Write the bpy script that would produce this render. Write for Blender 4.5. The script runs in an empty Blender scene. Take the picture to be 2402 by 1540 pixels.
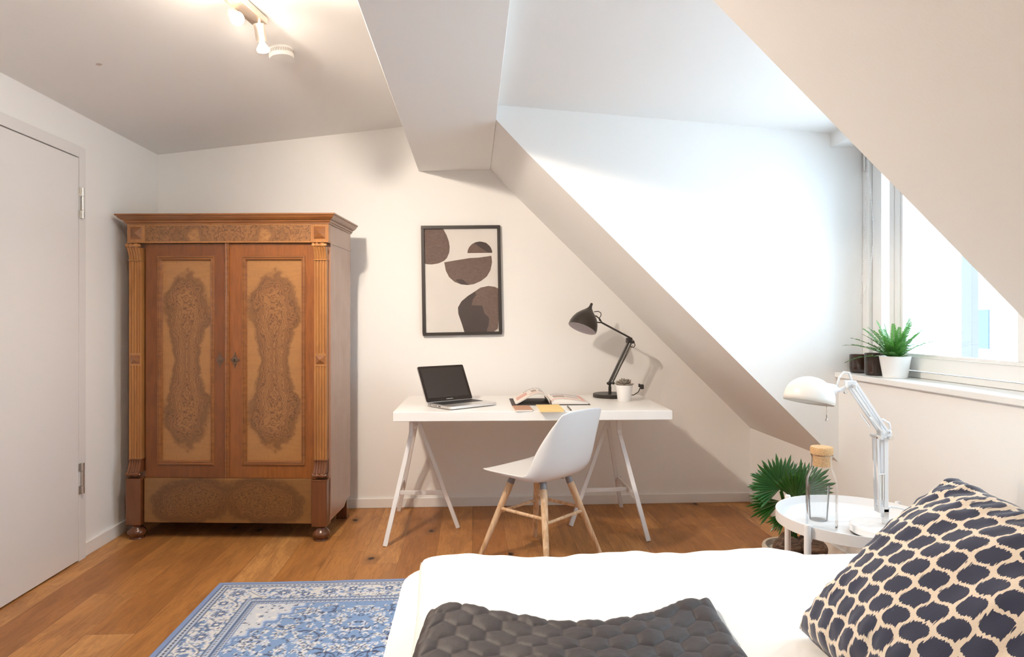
import bpy, math, random
import numpy as np
from mathutils import Vector, Matrix
random.seed(7); rng = np.random.RandomState(7)
PI = math.pi
sc = bpy.context.scene
C = sc.collection

# ------------------------------------------------------------------ camera, world, big lights, exposure
cam_d = bpy.data.cameras.new('camera'); cam = bpy.data.objects.new('camera', cam_d); C.objects.link(cam)
cam_d.sensor_fit = 'HORIZONTAL'; cam_d.sensor_width = 36.0
cam_d.lens = 36.0 * 1550.0 / 2402.0
cam_d.shift_y = -20.0 / 2402.0
cam_d.clip_start = 0.05
cam.location = (0, 0, 1.22)
cam.rotation_euler = (PI / 2, 0, -math.atan(93 / 1550.0))
sc.camera = cam

w = bpy.data.worlds.new('sky'); sc.world = w; w.use_nodes = True
bg = w.node_tree.nodes['Background']
bg.inputs[0].default_value = (0.68, 0.85, 1.0, 1); bg.inputs[1].default_value = 5.6

sc.view_settings.view_transform = 'Standard'; sc.view_settings.look = 'None'
sc.view_settings.gamma = 1.0; sc.view_settings.use_curve_mapping = False
sc.view_settings.exposure = 0.85
sc.cycles.max_bounces = 10; sc.cycles.diffuse_bounces = 6; sc.cycles.transparent_max_bounces = 16
sc.cycles.sample_clamp_indirect = 6.0
sc.cycles.caustics_reflective = False; sc.cycles.caustics_refractive = False

pd = bpy.data.lights.new('window_daylight', 'AREA'); pd.shape = 'RECTANGLE'; pd.size = 1.9; pd.size_y = 1.1
pd.cycles.is_portal = True
po = bpy.data.objects.new('window_daylight', pd); C.objects.link(po)
po.location = (2.10, 2.3, 1.53); po.rotation_euler = (PI / 2, 0, PI / 2)     # faces into the room (-x)

LAMP_COL = (1.0, 0.86, 0.71)
LAMP_W = 0.92

# ------------------------------------------------------------------ materials
def mat(name, col=(.8, .8, .8), rough=.5, metal=0, spec=.5, coat=0, emit=None, estr=0, sheen=0):
    m = bpy.data.materials.new(name); m.use_nodes = True
    b = m.node_tree.nodes['Principled BSDF']
    b.inputs['Base Color'].default_value = (*col, 1); b.inputs['Roughness'].default_value = rough
    b.inputs['Metallic'].default_value = metal; b.inputs['Specular IOR Level'].default_value = spec
    b.inputs['Coat Weight'].default_value = coat; b.inputs['Sheen Weight'].default_value = sheen
    if emit: b.inputs['Emission Color'].default_value = (*emit, 1); b.inputs['Emission Strength'].default_value = estr
    return m
class N:
    def __init__(s, m): s.m = m; s.t = m.node_tree; s.b = s.t.nodes['Principled BSDF']
    def new(s, k, **kw):
        n = s.t.nodes.new(k)
        for a, v in kw.items(): setattr(n, a, v)
        return n
    def link(s, a, b): s.t.links.new(a, b)
    def put(s, sock, v):
        if isinstance(v, (int, float)): sock.default_value = v
        elif isinstance(v, tuple): sock.default_value = v if len(v) == len(sock.default_value) else (*v, 1)
        else: s.link(v, sock)
    def math(s, op, a, b=0, c=0, clamp=False):
        n = s.new('ShaderNodeMath', operation=op); n.use_clamp = clamp
        s.put(n.inputs[0], a); s.put(n.inputs[1], b); s.put(n.inputs[2], c); return n.outputs[0]
    def coord(s, kind='Object'): return s.new('ShaderNodeTexCoord').outputs[kind]
    def sep(s, v):
        n = s.new('ShaderNodeSeparateXYZ'); s.link(v, n.inputs[0]); return n.outputs
    def comb(s, x, y, z):
        n = s.new('ShaderNodeCombineXYZ'); s.put(n.inputs[0], x); s.put(n.inputs[1], y); s.put(n.inputs[2], z); return n.outputs[0]
    def mapping(s, v, scale=(1, 1, 1), rot=(0, 0, 0), loc=(0, 0, 0)):
        n = s.new('ShaderNodeMapping'); s.link(v, n.inputs[0]); n.inputs['Scale'].default_value = scale
        n.inputs['Rotation'].default_value = rot; n.inputs['Location'].default_value = loc; return n.outputs[0]
    def noise(s, v, scale=5, detail=3, rough=.5, dist=0, out=0):
        n = s.new('ShaderNodeTexNoise'); s.link(v, n.inputs['Vector']); n.inputs['Scale'].default_value = scale
        n.inputs['Detail'].default_value = detail; n.inputs['Roughness'].default_value = rough; n.inputs['Distortion'].default_value = dist
        return n.outputs[out]
    def vor(s, v, scale=5, feature='F1', out='Distance', rnd=1):
        n = s.new('ShaderNodeTexVoronoi', feature=feature); s.link(v, n.inputs['Vector']); n.inputs['Scale'].default_value = scale
        n.inputs['Randomness'].default_value = rnd; return n.outputs[out]
    def ramp(s, v, stops, interp='LINEAR'):
        n = s.new('ShaderNodeValToRGB'); s.put(n.inputs[0], v); r = n.color_ramp; r.interpolation = interp
        while len(r.elements) < len(stops): r.elements.new(.5)
        for e, (p, c) in zip(r.elements, stops): e.position = p; e.color = (*c, 1) if len(c) == 3 else c
        return n.outputs[0]
    def mix(s, f, a, b, mode='MIX'):
        n = s.new('ShaderNodeMix', data_type='RGBA', blend_type=mode)
        s.put(n.inputs[0], f); s.put(n.inputs[6], a); s.put(n.inputs[7], b); return n.outputs[2]
    def smooth(s, v, a, b):
        n = s.new('ShaderNodeMapRange', interpolation_type='SMOOTHSTEP'); s.put(n.inputs[0], v)
        n.inputs[1].default_value = a; n.inputs[2].default_value = b; return n.outputs[0]
    def bump(s, h, strength=.2, dist=.01):
        n = s.new('ShaderNodeBump'); s.put(n.inputs['Height'], h); n.inputs['Strength'].default_value = strength
        n.inputs['Distance'].default_value = dist; s.link(n.outputs[0], s.b.inputs['Normal'])
    def color(s, v): s.link(v, s.b.inputs['Base Color'])

def plaster(name, col):
    m = mat(name, col, .75, spec=.25); n = N(m); co = n.coord()
    h = n.noise(co, 140, 3, .6); n.bump(h, .12, .002)
    f = n.noise(co, 1.3, 2); n.color(n.mix(n.math('MULTIPLY', f, .1), (*col, 1), tuple(c * .93 for c in col) + (1,)))
    return m
M_WALL = plaster('white_plaster', (.89, .885, .87))
M_CEIL = plaster('ceiling_plaster', (.87, .865, .85))
M_TRIM = mat('white_lacquer', (.84, .83, .81), .35)
M_DOOR = mat('door_lacquer', (.78, .77, .765), .38)
M_STEEL = mat('brushed_steel', (.62, .60, .57), .28, 1)
N_ = N(M_STEEL); N_.bump(N_.noise(N_.mapping(N_.coord(), (400, 400, 8)), 1, 2), .05, .001)
M_DARK = mat('dark_gap', (.03, .025, .02), .9)

# oak plank floor
M_FLOOR = mat('oak_planks', (.5, .25, .1), .38, coat=.0, spec=.4)
n = N(M_FLOOR); co = n.coord('Object'); x, y, z = n.sep(co)
PW, PL = .187, 1.9
col_i = n.math('FLOOR', n.math('DIVIDE', x, PW))
wn = n.new('ShaderNodeTexWhiteNoise', noise_dimensions='1D'); n.put(wn.inputs['W'], col_i)
yo = n.math('ADD', n.math('DIVIDE', y, PL), n.math('MULTIPLY', wn.outputs['Value'], 7.3))
row_i = n.math('FLOOR', yo)
wn2 = n.new('ShaderNodeTexWhiteNoise', noise_dimensions='2D'); n.link(n.comb(col_i, row_i, 0), wn2.inputs['Vector'])
pr = wn2.outputs['Value']
offv = n.comb(n.math('MULTIPLY', pr, 37), n.math('MULTIPLY', pr, 91), 0)
va = n.new('ShaderNodeVectorMath', operation='ADD'); n.link(co, va.inputs[0]); n.link(offv, va.inputs[1]); pc = va.outputs[0]
grain = n.noise(n.mapping(pc, (1, .055, 1)), 95, 4, .62)
fig = n.noise(n.mapping(pc, (1, .22, 1)), 9, 4, .6, 1.4)
rings = n.math('SINE', n.math('MULTIPLY', fig, 60))
base = n.ramp(pr, [(0, (.38, .155, .042)), (.35, (.46, .20, .056)), (.7, (.52, .235, .068)), (1, (.62, .31, .105))])
c1 = n.mix(n.math('MULTIPLY', n.smooth(fig, .35, .7), .55), base, (.22, .085, .028, 1))
c2 = n.mix(n.math('MULTIPLY', n.smooth(rings, .2, 1), .22), c1, (.20, .075, .025, 1))
c3 = n.mix(n.math('MULTIPLY', n.smooth(grain, .45, .75), .35), c2, (.18, .065, .02, 1))
kv = n.new('ShaderNodeTexVoronoi', voronoi_dimensions='2D'); n.link(n.mapping(pc, (1, .6, 1)), kv.inputs['Vector']); kv.inputs['Scale'].default_value = 3.6
kd = n.math('ADD', kv.outputs['Distance'], n.math('MULTIPLY', n.math('SUBTRACT', n.noise(pc, 28, 3), .5), .10))
ks = n.sep(kv.outputs['Color'])[0]
kon = n.math('GREATER_THAN', ks, .68)
halo = n.math('MULTIPLY', n.math('SUBTRACT', 1, n.smooth(kd, .02, .24)), n.math('MULTIPLY', kon, .6))
core = n.math('MULTIPLY', n.math('SUBTRACT', 1, n.smooth(kd, .02, .075)), kon)
c4 = n.mix(halo, c3, (.15, .055, .02, 1)); c5 = n.mix(core, c4, (.025, .012, .008, 1))
fx = n.math('FRACT', n.math('DIVIDE', x, PW)); fy = n.math('FRACT', yo)
ex = n.math('MINIMUM', fx, n.math('SUBTRACT', 1, fx)); ey = n.math('MULTIPLY', n.math('MINIMUM', fy, n.math('SUBTRACT', 1, fy)), PL / PW)
gap = n.math('SUBTRACT', 1, n.smooth(n.math('MINIMUM', ex, ey), .002, .009))
n.color(n.mix(n.math('MULTIPLY', gap, .55), c5, (.10, .04, .015, 1)))
n.put(n.b.inputs['Roughness'], n.math('ADD', .34, n.math('MULTIPLY', grain, .2)))
n.bump(n.math('SUBTRACT', n.math('MULTIPLY', grain, .25), n.math('MULTIPLY', gap, 1)), .25, .002)

# walnut family
def walnut(name, ca, cb, scale=(60, 60, 3), rot=(0, 0, 0), rough=.3, amt=.6):
    m = mat(name, ca, rough, coat=.25); m.node_tree.nodes['Principled BSDF'].inputs['Coat Roughness'].default_value = .22
    k = N(m); co = k.coord()
    g = k.noise(k.mapping(co, scale, rot), 1, 4, .6, .3); b = k.noise(co, 5, 3, .5, .5)
    c = k.mix(k.math('MULTIPLY', k.smooth(g, .35, .7), amt), (*ca, 1), (*cb, 1))
    k.color(k.mix(k.math('MULTIPLY', k.smooth(b, .4, .75), .4), c, (*cb, 1))); return m
W_STRAIGHT = walnut('walnut_straight', (.40, .180, .055), (.25, .095, .028))
W_FRAME_L = walnut('walnut_crossbanded_left_shaded', (.20, .062, .014), (.12, .036, .010), (70, 70, 9), (0, PI / 4, 0))  # same veneer as the right door, darkened in colour for its weaker light
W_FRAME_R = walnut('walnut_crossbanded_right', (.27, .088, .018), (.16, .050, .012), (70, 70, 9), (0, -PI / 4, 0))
W_MOULD = walnut('walnut_moulding', (.27, .105, .032), (.14, .048, .015), (3, 60, 60))
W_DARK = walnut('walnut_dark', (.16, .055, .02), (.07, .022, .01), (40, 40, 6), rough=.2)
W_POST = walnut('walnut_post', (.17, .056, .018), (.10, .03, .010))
W_SIDE = walnut('varnished_side_panel', (.36, .205, .145), (.30, .155, .10), (60, 60, 3), rough=.22, amt=.35)
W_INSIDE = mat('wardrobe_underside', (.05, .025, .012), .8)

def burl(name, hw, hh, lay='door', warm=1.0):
    m = mat(name, (.4, .2, .08), .3, coat=.3); m.node_tree.nodes['Principled BSDF'].inputs['Coat Roughness'].default_value = .25
    k = N(m); co = k.coord(); x, y, z = k.sep(co)
    if lay == 'door':
        mz = k.math('ABSOLUTE', z); v = k.comb(x, 0, mz)
        X = k.math('DIVIDE', x, hw); Z = k.math('DIVIDE', z, hh)
        Wd = k.math('SUBTRACT', .56, k.math('MULTIPLY', .19, k.math('COSINE', k.math('MULTIPLY', Z, 2 * PI * .95))))
        dx = k.math('POWER', k.math('ABSOLUTE', k.math('DIVIDE', X, Wd)), 2); dz = k.math('POWER', k.math('ABSOLUTE', k.math('DIVIDE', Z, .82)), 5)
        d = k.math('POWER', k.math('ADD', dx, dz), .5)
    elif lay == 'plinth':
        mx = k.math('ABSOLUTE', x); v = k.comb(mx, 0, z)
        X = k.math('DIVIDE', k.math('SUBTRACT', mx, hw * .42), hw * .44); Z = k.math('DIVIDE', k.math('ADD', z, k.math('MULTIPLY', X, hh * .12)), hh * .95)
        d = k.math('POWER', k.math('ADD', k.math('POWER', k.math('ABSOLUTE', X), 2.2), k.math('POWER', k.math('ABSOLUTE', Z), 2.2)), .5)
    else:
        mx = k.math('ABSOLUTE', x); v = k.comb(mx, 0, z); d = k.math('ADD', .55, k.math('MULTIPLY', k.noise(v, 4, 2), .7))
    w1 = k.noise(v, 7.5, 3, .55); w2 = k.noise(v, 34, 4, .6, .6)
    dd = k.math('ADD', d, k.math('ADD', k.math('MULTIPLY', k.math('SUBTRACT', w1, .5), 1.05), k.math('MULTIPLY', k.math('SUBTRACT', w2, .5), .42)))
    inside = k.math('SUBTRACT', 1, k.smooth(dd, .78, 1.22))
    s1 = k.math('SINE', k.math('ADD', k.math('MULTIPLY', dd, 24), k.math('MULTIPLY', w1, 10)))
    line = k.math('POWER', k.math('SUBTRACT', 1, k.math('ABSOLUTE', s1)), 2.4)
    wide = k.smooth(k.math('SINE', k.math('MULTIPLY', dd, 11)), .1, 1)
    ring = k.math('MULTIPLY', k.smooth(dd, .72, 1.0), k.math('SUBTRACT', 1, k.smooth(dd, 1.0, 1.30)))
    fine = k.noise(k.mapping(v, (1, 1, .25)), 130, 3, .6)
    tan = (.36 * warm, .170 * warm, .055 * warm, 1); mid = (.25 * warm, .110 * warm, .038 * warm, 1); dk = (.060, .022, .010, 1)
    curl = k.smooth(k.noise(k.mapping(v, (.6, 1, 6)), 9, 3, .6, .8), .4, .7)
    c = k.mix(k.math('MULTIPLY', curl, .3), tan, mid)
    c = k.mix(k.math('MULTIPLY', inside, .65), c, mid)
    c = k.mix(k.math('MULTIPLY', k.math('MULTIPLY', inside, wide), .4), c, (.17, .068, .026, 1))
    c = k.mix(k.math('MULTIPLY', ring, .5), c, dk)
    c = k.mix(k.math('MULTIPLY', k.math('MULTIPLY', line, k.math('ADD', inside, .06, clamp=True)), .95), c, dk)
    c = k.mix(k.math('MULTIPLY', k.smooth(fine, .5, .75), .18), c, dk)
    k.color(c); return m

def ash(name):
    m = mat(name, (.68, .46, .28), .45); k = N(m); co = k.coord()
    g = k.noise(k.mapping(co, (50, 50, 4)), 1, 3, .6, .4)
    k.color(k.mix(k.smooth(g, .4, .65), (.74, .53, .34, 1), (.56, .35, .19, 1))); return m
M_ASH = ash('ash_wood')
M_WHITE = mat('white_painted_metal', (.80, .795, .80), .35)
M_TOP = mat('white_laminate', (.84, .83, .81), .3)
M_SHELL = mat('white_moulded_plastic', (.80, .81, .82), .42)
M_GREY = mat('grey_plastic', (.26, .27, .30), .5)
M_BLACK = mat('black_metal', (.030, .025, .022), .42)
M_BLACKS = mat('black_satin_shade', (.032, .024, .020), .30)
M_CHROME = mat('chrome', (.75, .74, .73), .15, 1)
M_WIRE = mat('fine_steel_wire', (.5, .45, .4), .35, 1)
M_ALU = mat('aluminium', (.76, .75, .745), .3, .85)
M_SCREEN = mat('laptop_screen', (.035, .028, .026), .28)
M_BEZEL = mat('laptop_bezel', (.018, .012, .011), .2)
M_KEY = mat('laptop_key', (.03, .028, .03), .5)
M_SHEET = mat('white_cotton', (.86, .85, .83), .85, sheen=.2)
k = N(M_SHEET); k.bump(k.noise(k.coord(), 7, 3, .5, .6), .35, .03)
M_CER = mat('white_ceramic', (.84, .83, .82), .3)
M_CORK = mat('cork', (.55, .32, .15), .85); k = N(M_CORK); q = k.vor(k.coord(), 260); k.color(k.ramp(q, [(0, (.32, .15, .06)), (.35, (.60, .36, .17)), (1, (.72, .48, .26))])); k.bump(q, .3, .002)
M_MARBLE = mat('white_marble', (.82, .80, .79), .25); k = N(M_MARBLE); k.color(k.ramp(k.noise(k.coord(), 12, 5, .6, 1.5), [(0, (.86, .85, .84)), (.55, (.84, .82, .81)), (.62, (.74, .72, .71)), (.7, (.84, .82, .81))]))
M_CONC = mat('pale_stone_pot', (.62, .52, .42), .85); k = N(M_CONC); k.color(k.ramp(k.noise(k.coord(), 30, 4), [(.3, (.52, .43, .34)), (.7, (.70, .61, .51))]))
M_LEATHER = mat('dark_upholstery', (.09, .055, .045), .5)
def leafmat(name, a, b, rough=.45, trans=.0):
    m = mat(name, a, rough); k = N(m); f = k.noise(k.coord(), 22, 2)
    k.color(k.mix(f, (*a, 1), (*b, 1)))
    if trans:
        tb = k.new('ShaderNodeBsdfTranslucent'); tb.inputs[0].default_value = (*[min(1, c * 1.6) for c in b], 1)
        mx = k.new('ShaderNodeMixShader'); mx.inputs[0].default_value = trans
        out = k.t.nodes['Material Output']; k.link(k.b.outputs[0], mx.inputs[1]); k.link(tb.outputs[0], mx.inputs[2]); k.link(mx.outputs[0], out.inputs[0])
    return m
M_FERN = leafmat('fern_green', (.035, .14, .022), (.10, .28, .045), .45, .22)
M_FERNST = mat('fern_rib', (.05, .13, .05), .5)
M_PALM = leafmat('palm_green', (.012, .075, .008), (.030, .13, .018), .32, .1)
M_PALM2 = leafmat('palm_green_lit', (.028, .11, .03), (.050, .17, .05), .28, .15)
M_SUCC = leafmat('succulent_grey', (.20, .235, .17), (.36, .25, .23), .6)
M_HUSK = mat('fibrous_husk', (.13, .07, .045), .8); k = N(M_HUSK); g = k.noise(k.mapping(k.coord(), (6, 60, 60)), 1.2, 2, .6, .8); k.color(k.ramp(g, [(.35, (.035, .017, .010)), (.55, (.13, .07, .042)), (.75, (.24, .15, .09))])); k.bump(g, .8, .006)
M_SOIL = mat('soil', (.05, .03, .02), .95)

def thin_glass(name, tint, refl=.08):
    m = bpy.data.materials.new(name); m.use_nodes = True; t = m.node_tree; t.nodes.clear()
    o = t.nodes.new('ShaderNodeOutputMaterial'); tr = t.nodes.new('ShaderNodeBsdfTransparent'); tr.inputs[0].default_value = (*tint, 1)
    gl = t.nodes.new('ShaderNodeBsdfGlossy'); gl.inputs['Roughness'].default_value = .02
    fr = t.nodes.new('ShaderNodeLayerWeight'); fr.inputs[0].default_value = refl * 2
    mm = t.nodes.new('ShaderNodeMath'); mm.operation = 'MULTIPLY_ADD'; mm.inputs[1].default_value = .8; mm.inputs[2].default_value = refl * .4
    t.links.new(fr.outputs['Fresnel'], mm.inputs[0])
    mx = t.nodes.new('ShaderNodeMixShader'); t.links.new(mm.outputs[0], mx.inputs[0]); t.links.new(tr.outputs[0], mx.inputs[1]); t.links.new(gl.outputs[0], mx.inputs[2])
    t.links.new(mx.outputs[0], o.inputs[0]); return m
M_PANE = thin_glass('window_glass', (.97, .99, 1.0), .05)
M_PICGLASS = thin_glass('picture_glass', (1, 1, 1), .05)
M_CARAFE = thin_glass('clear_carafe_glass', (.985, .99, .992), .07)
M_AMBER = mat('dark_brown_glass', (.035, .018, .012), .08, coat=.3)

# ------------------------------------------------------------------ mesh helpers
class MB:
    def __init__(s): s.v = []; s.f = []; s.mi = []; s.m = 0
    def add(s, vs, fs):
        o = len(s.v); s.v += [tuple(p) for p in vs]; s.f += [tuple(i + o for i in q) for q in fs]; s.mi += [s.m] * len(fs); return s
    def box(s, x0, x1, y0, y1, z0, z1):
        return s.add([(x0, y0, z0), (x1, y0, z0), (x1, y1, z0), (x0, y1, z0), (x0, y0, z1), (x1, y0, z1), (x1, y1, z1), (x0, y1, z1)],
                     [(3, 2, 1, 0), (4, 5, 6, 7), (0, 1, 5, 4), (1, 2, 6, 5), (2, 3, 7, 6), (3, 0, 4, 7)])
    def prism(s, poly, a0, a1, axis='y'):
        k = len(poly)
        def P(u, v, a): return (u, a, v) if axis == 'y' else ((a, u, v) if axis == 'x' else (u, v, a))
        vs = [P(u, v, a0) for u, v in poly] + [P(u, v, a1) for u, v in poly]
        return s.add(vs, [tuple(range(k))[::-1], tuple(range(k, 2 * k))] + [(i, (i + 1) % k, (i + 1) % k + k, i + k) for i in range(k)])
    def lathe(s, prof, c=(0, 0, 0), seg=32, axis=(0, 0, 1), caps=True):
        ax = Vector(axis).normalized(); q = Vector((0, 0, 1)).rotation_difference(ax); c = Vector(c)
        vs = []
        for r, h in prof:
            for i in range(seg):
                a = 2 * PI * i / seg; vs.append(tuple(c + q @ Vector((r * math.cos(a), r * math.sin(a), h))))
        fs = [(j * seg + i, j * seg + (i + 1) % seg, (j + 1) * seg + (i + 1) % seg, (j + 1) * seg + i) for j in range(len(prof) - 1) for i in range(seg)]
        if caps:
            if prof[0][0] > 1e-5: fs.append(tuple(range(seg))[::-1])
            if prof[-1][0] > 1e-5: fs.append(tuple(range((len(prof) - 1) * seg, len(prof) * seg)))
        return s.add(vs, fs)
    def cyl(s, a, b, r, r2=None, seg=16):
        a = Vector(a); b = Vector(b); return s.lathe([(r, 0), (r if r2 is None else r2, (b - a).length)], a, seg, b - a)
    def bar(s, a, b, wx, wy, up=(0, 0, 1)):
        a = Vector(a); b = Vector(b); d = (b - a).normalized(); u = d.cross(Vector(up)).normalized(); v = u.cross(d)
        vs = []
        for p in (a, b):
            for i, j in ((-1, -1), (1, -1), (1, 1), (-1, 1)): vs.append(tuple(p + u * wx / 2 * i + v * wy / 2 * j))
        return s.add(vs, [(3, 2, 1, 0), (4, 5, 6, 7), (0, 1, 5, 4), (1, 2, 6, 5), (2, 3, 7, 6), (3, 0, 4, 7)])
    def tube(s, pts, r, seg=8):
        pts = [Vector(p) for p in pts]; k = len(pts); vs = []; prev = None
        for i, p in enumerate(pts):
            d = (pts[min(i + 1, k - 1)] - pts[max(i - 1, 0)]).normalized()
            if prev is None:
                u = d.orthogonal().normalized()
            else:
                u = (prev - d * prev.dot(d)).normalized()
            prev = u; v = d.cross(u); rr = r[i] if isinstance(r, (list, tuple)) else r
            for j in range(seg):
                a = 2 * PI * j / seg; vs.append(tuple(p + (u * math.cos(a) + v * math.sin(a)) * rr))
        fs = [(j * seg + i, j * seg + (i + 1) % seg, (j + 1) * seg + (i + 1) % seg, (j + 1) * seg + i) for j in range(k - 1) for i in range(seg)]
        fs += [tuple(range(seg))[::-1], tuple(range((k - 1) * seg, k * seg))]
        return s.add(vs, fs)
    def grid(s, fn, nu, nv):
        vs = [fn(i / nu, j / nv) for i in range(nu + 1) for j in range(nv + 1)]
        return s.add(vs, [(i * (nv + 1) + j, (i + 1) * (nv + 1) + j, (i + 1) * (nv + 1) + j + 1, i * (nv + 1) + j + 1) for i in range(nu) for j in range(nv)])
    def sphere(s, c, r, seg=16, rings=10, sc=(1, 1, 1)):
        vs = []
        for j in range(rings + 1):
            p = PI * j / rings
            for i in range(seg):
                a = 2 * PI * i / seg; vs.append((c[0] + r * sc[0] * math.sin(p) * math.cos(a), c[1] + r * sc[1] * math.sin(p) * math.sin(a), c[2] + r * sc[2] * math.cos(p)))
        return s.add(vs, [(j * seg + i, (j + 1) * seg + i, (j + 1) * seg + (i + 1) % seg, j * seg + (i + 1) % seg) for j in range(rings) for i in range(seg)])

def obj(name, mb, m, parent=None, loc=(0, 0, 0), rot=(0, 0, 0), smooth=False, bevel=0, sub=0, solid=0, seg=2, label=None):
    me = bpy.data.meshes.new(name); me.from_pydata(mb.v, [], mb.f); 
    for mm in (m if isinstance(m, (list, tuple)) else [m]): me.materials.append(mm)
    if isinstance(m, (list, tuple)): me.polygons.foreach_set('material_index', mb.mi)
    me.validate(); 
    import bmesh
    bm = bmesh.new(); bm.from_mesh(me); bmesh.ops.remove_doubles(bm, verts=bm.verts, dist=1e-6)
    if not solid: bmesh.ops.recalc_face_normals(bm, faces=bm.faces)
    bm.to_mesh(me); bm.free()
    o = bpy.data.objects.new(name, me); C.objects.link(o); o.location = loc; o.rotation_euler = rot
    if parent: o.parent = parent
    if smooth:
        for p in me.polygons: p.use_smooth = True
        if smooth == 'auto':
            e = o.modifiers.new('split', 'EDGE_SPLIT'); e.split_angle = math.radians(35)
    if solid:
        md = o.modifiers.new('solid', 'SOLIDIFY'); md.thickness = solid; md.offset = 0
    if bevel:
        md = o.modifiers.new('bevel', 'BEVEL'); md.width = bevel; md.segments = seg; md.limit_method = 'ANGLE'; md.angle_limit = math.radians(40)
    if sub:
        md = o.modifiers.new('sub', 'SUBSURF'); md.levels = sub; md.render_levels = sub
    if label: o['label'] = label
    return o
def thing(name, label, cat, loc=(0, 0, 0), rz=0, group=None):
    o = bpy.data.objects.new(name, None); C.objects.link(o); o.location = loc; o.rotation_euler = (0, 0, rz); o.empty_display_size = .05
    o['label'] = label; o['category'] = cat
    if group: o['group'] = group
    return o
def tag(o, label, cat, group=None):
    o['label'] = label; o['category'] = cat
    if group: o['group'] = group
    return o
def struct(name, mb, m, **kw):
    o = obj(name, mb, m, **kw)
    if not kw.get('parent'): o['kind'] = 'structure'
    return o
def sempty(name, loc=(0, 0, 0)):
    o = bpy.data.objects.new(name, None); C.objects.link(o); o.location = loc; o['kind'] = 'structure'; return o

# ------------------------------------------------------------------ the room
XL, XR, YB, YD, YN, Y0 = -2.004, 1.868, 4.345, 3.27, 1.28, -.85
def ceil_z(x): return 2.273 + .133 * (x + 2.004)
struct('floor', MB().box(-2.2, 2.25, Y0 - .1, 4.5, -.1, 0), M_FLOOR)
struct('wall_back', MB().box(-2.2, 2.4, YB, 4.5, 0, 2.75), M_WALL)
struct('wall_left', MB().box(-2.2, XL, Y0 - .1, YB, 0, 2.75), M_WALL)
struct('wall_front', MB().box(XL, 2.4, Y0 - .1, Y0, 0, 2.75), M_WALL)  # unseen wall, set close behind the camera to bounce more fill light
struct('wall_right', MB().box(XR, 2.2, Y0, YB, 0, .4935).box(XR, 2.1, YN, YD, .4935, .929), M_WALL)
struct('ceiling', MB().prism([(XL, ceil_z(XL)), (.10, ceil_z(.10)), (.10, 2.75), (XL, 2.75)], Y0, YB), M_CEIL)
struct('trim_1', MB().prism([(-.35, 2.189), (.118, 2.207), (.118, 2.7), (-.35, 2.7)], Y0, YB), M_CEIL, bevel=.003, label='boxed ridge beam running under the ceiling')
sl = [(.119, 2.209), (.272, 2.049), (XR, .494), (2.4, .494), (2.4, 2.75), (.119, 2.75)]
struct('ceiling_slope', MB().prism(sl, YD + .03, YB), M_WALL)
struct('ceiling_slope.001', MB().prism(sl, Y0, YN - .03), M_WALL)
struct('wall_dormer', MB().prism(sl, YD, YD + .03), M_WALL)
struct('wall_dormer.001', MB().prism(sl, YN - .03, YN), M_WALL)
dz = lambda x: 2.283 - .0655 * (x - .13)
struct('ceiling_dormer', MB().prism([(.119, dz(.119)), (2.4, dz(2.4)), (2.4, 2.75), (.119, 2.75)], YN, YD), M_CEIL)
struct('trim_2', MB().box(1.823, 2.25, YN, YD, 2.10, 2.22), M_WALL)       # window head box
struct('trim_3', MB().box(1.845, 2.06, YN + .002, YD - .002, .929, .955), M_TRIM, bevel=.003, label='white window sill board')
for nm, b in (('baseboard_back', MB().box(XL, XR, YB - .014, YB, 0, .062)), ('baseboard_left', MB().box(XL, XL + .014, 3.521, YB, 0, .07).box(XL, XL + .014, Y0, 2.47, 0, .07)),
              ('baseboard_right', MB().box(XR - .014, XR, Y0, YB - .014, 0, .062))):
    struct(nm, b, M_TRIM, bevel=.003)

# door
d1 = sempty('door_1', (XL, 3.0, 0))
obj('door_frame', MB().box(0, .022, .463, .521, 0, 2.097).box(0, .022, -.463, .463, 2.042, 2.097).box(0, .022, -.521, -.463, 0, 2.097), M_DOOR, d1, bevel=.002)
obj('door_leaf', MB().box(.004, .021, -.459, .459, .008, 2.037), M_DOOR, d1, bevel=.0015)
obj('door_gap', MB().box(.0005, .003, -.463, .463, 0.001, 2.041), M_DARK, d1)
for z0 in (1.734, .341):
    h = obj('hinge', MB().cyl((.029, .478, z0), (.029, .478, z0 + .040), .0095, seg=20).cyl((.029, .478, z0 + .042), (.029, .478, z0 + .112), .0088, seg=20).cyl((.029, .478, z0 + .114), (.029, .478, z0 + .154), .0095, seg=20)
        .box(.0215, .024, .455, .478, z0, z0 + .040).box(.0215, .024, .455, .478, z0 + .114, z0 + .154), M_STEEL, d1, smooth='auto', label='brushed steel barrel hinge')
obj('handle', MB().tube([(.021, -.40, 1.04), (.065, -.40, 1.04), (.068, -.39, 1.04), (.068, -.28, 1.04)], .009).lathe([(.025, 0), (.025, .008)], (.021, -.40, 1.04), 24, (1, 0, 0)), M_STEEL, d1, smooth='auto')

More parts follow.
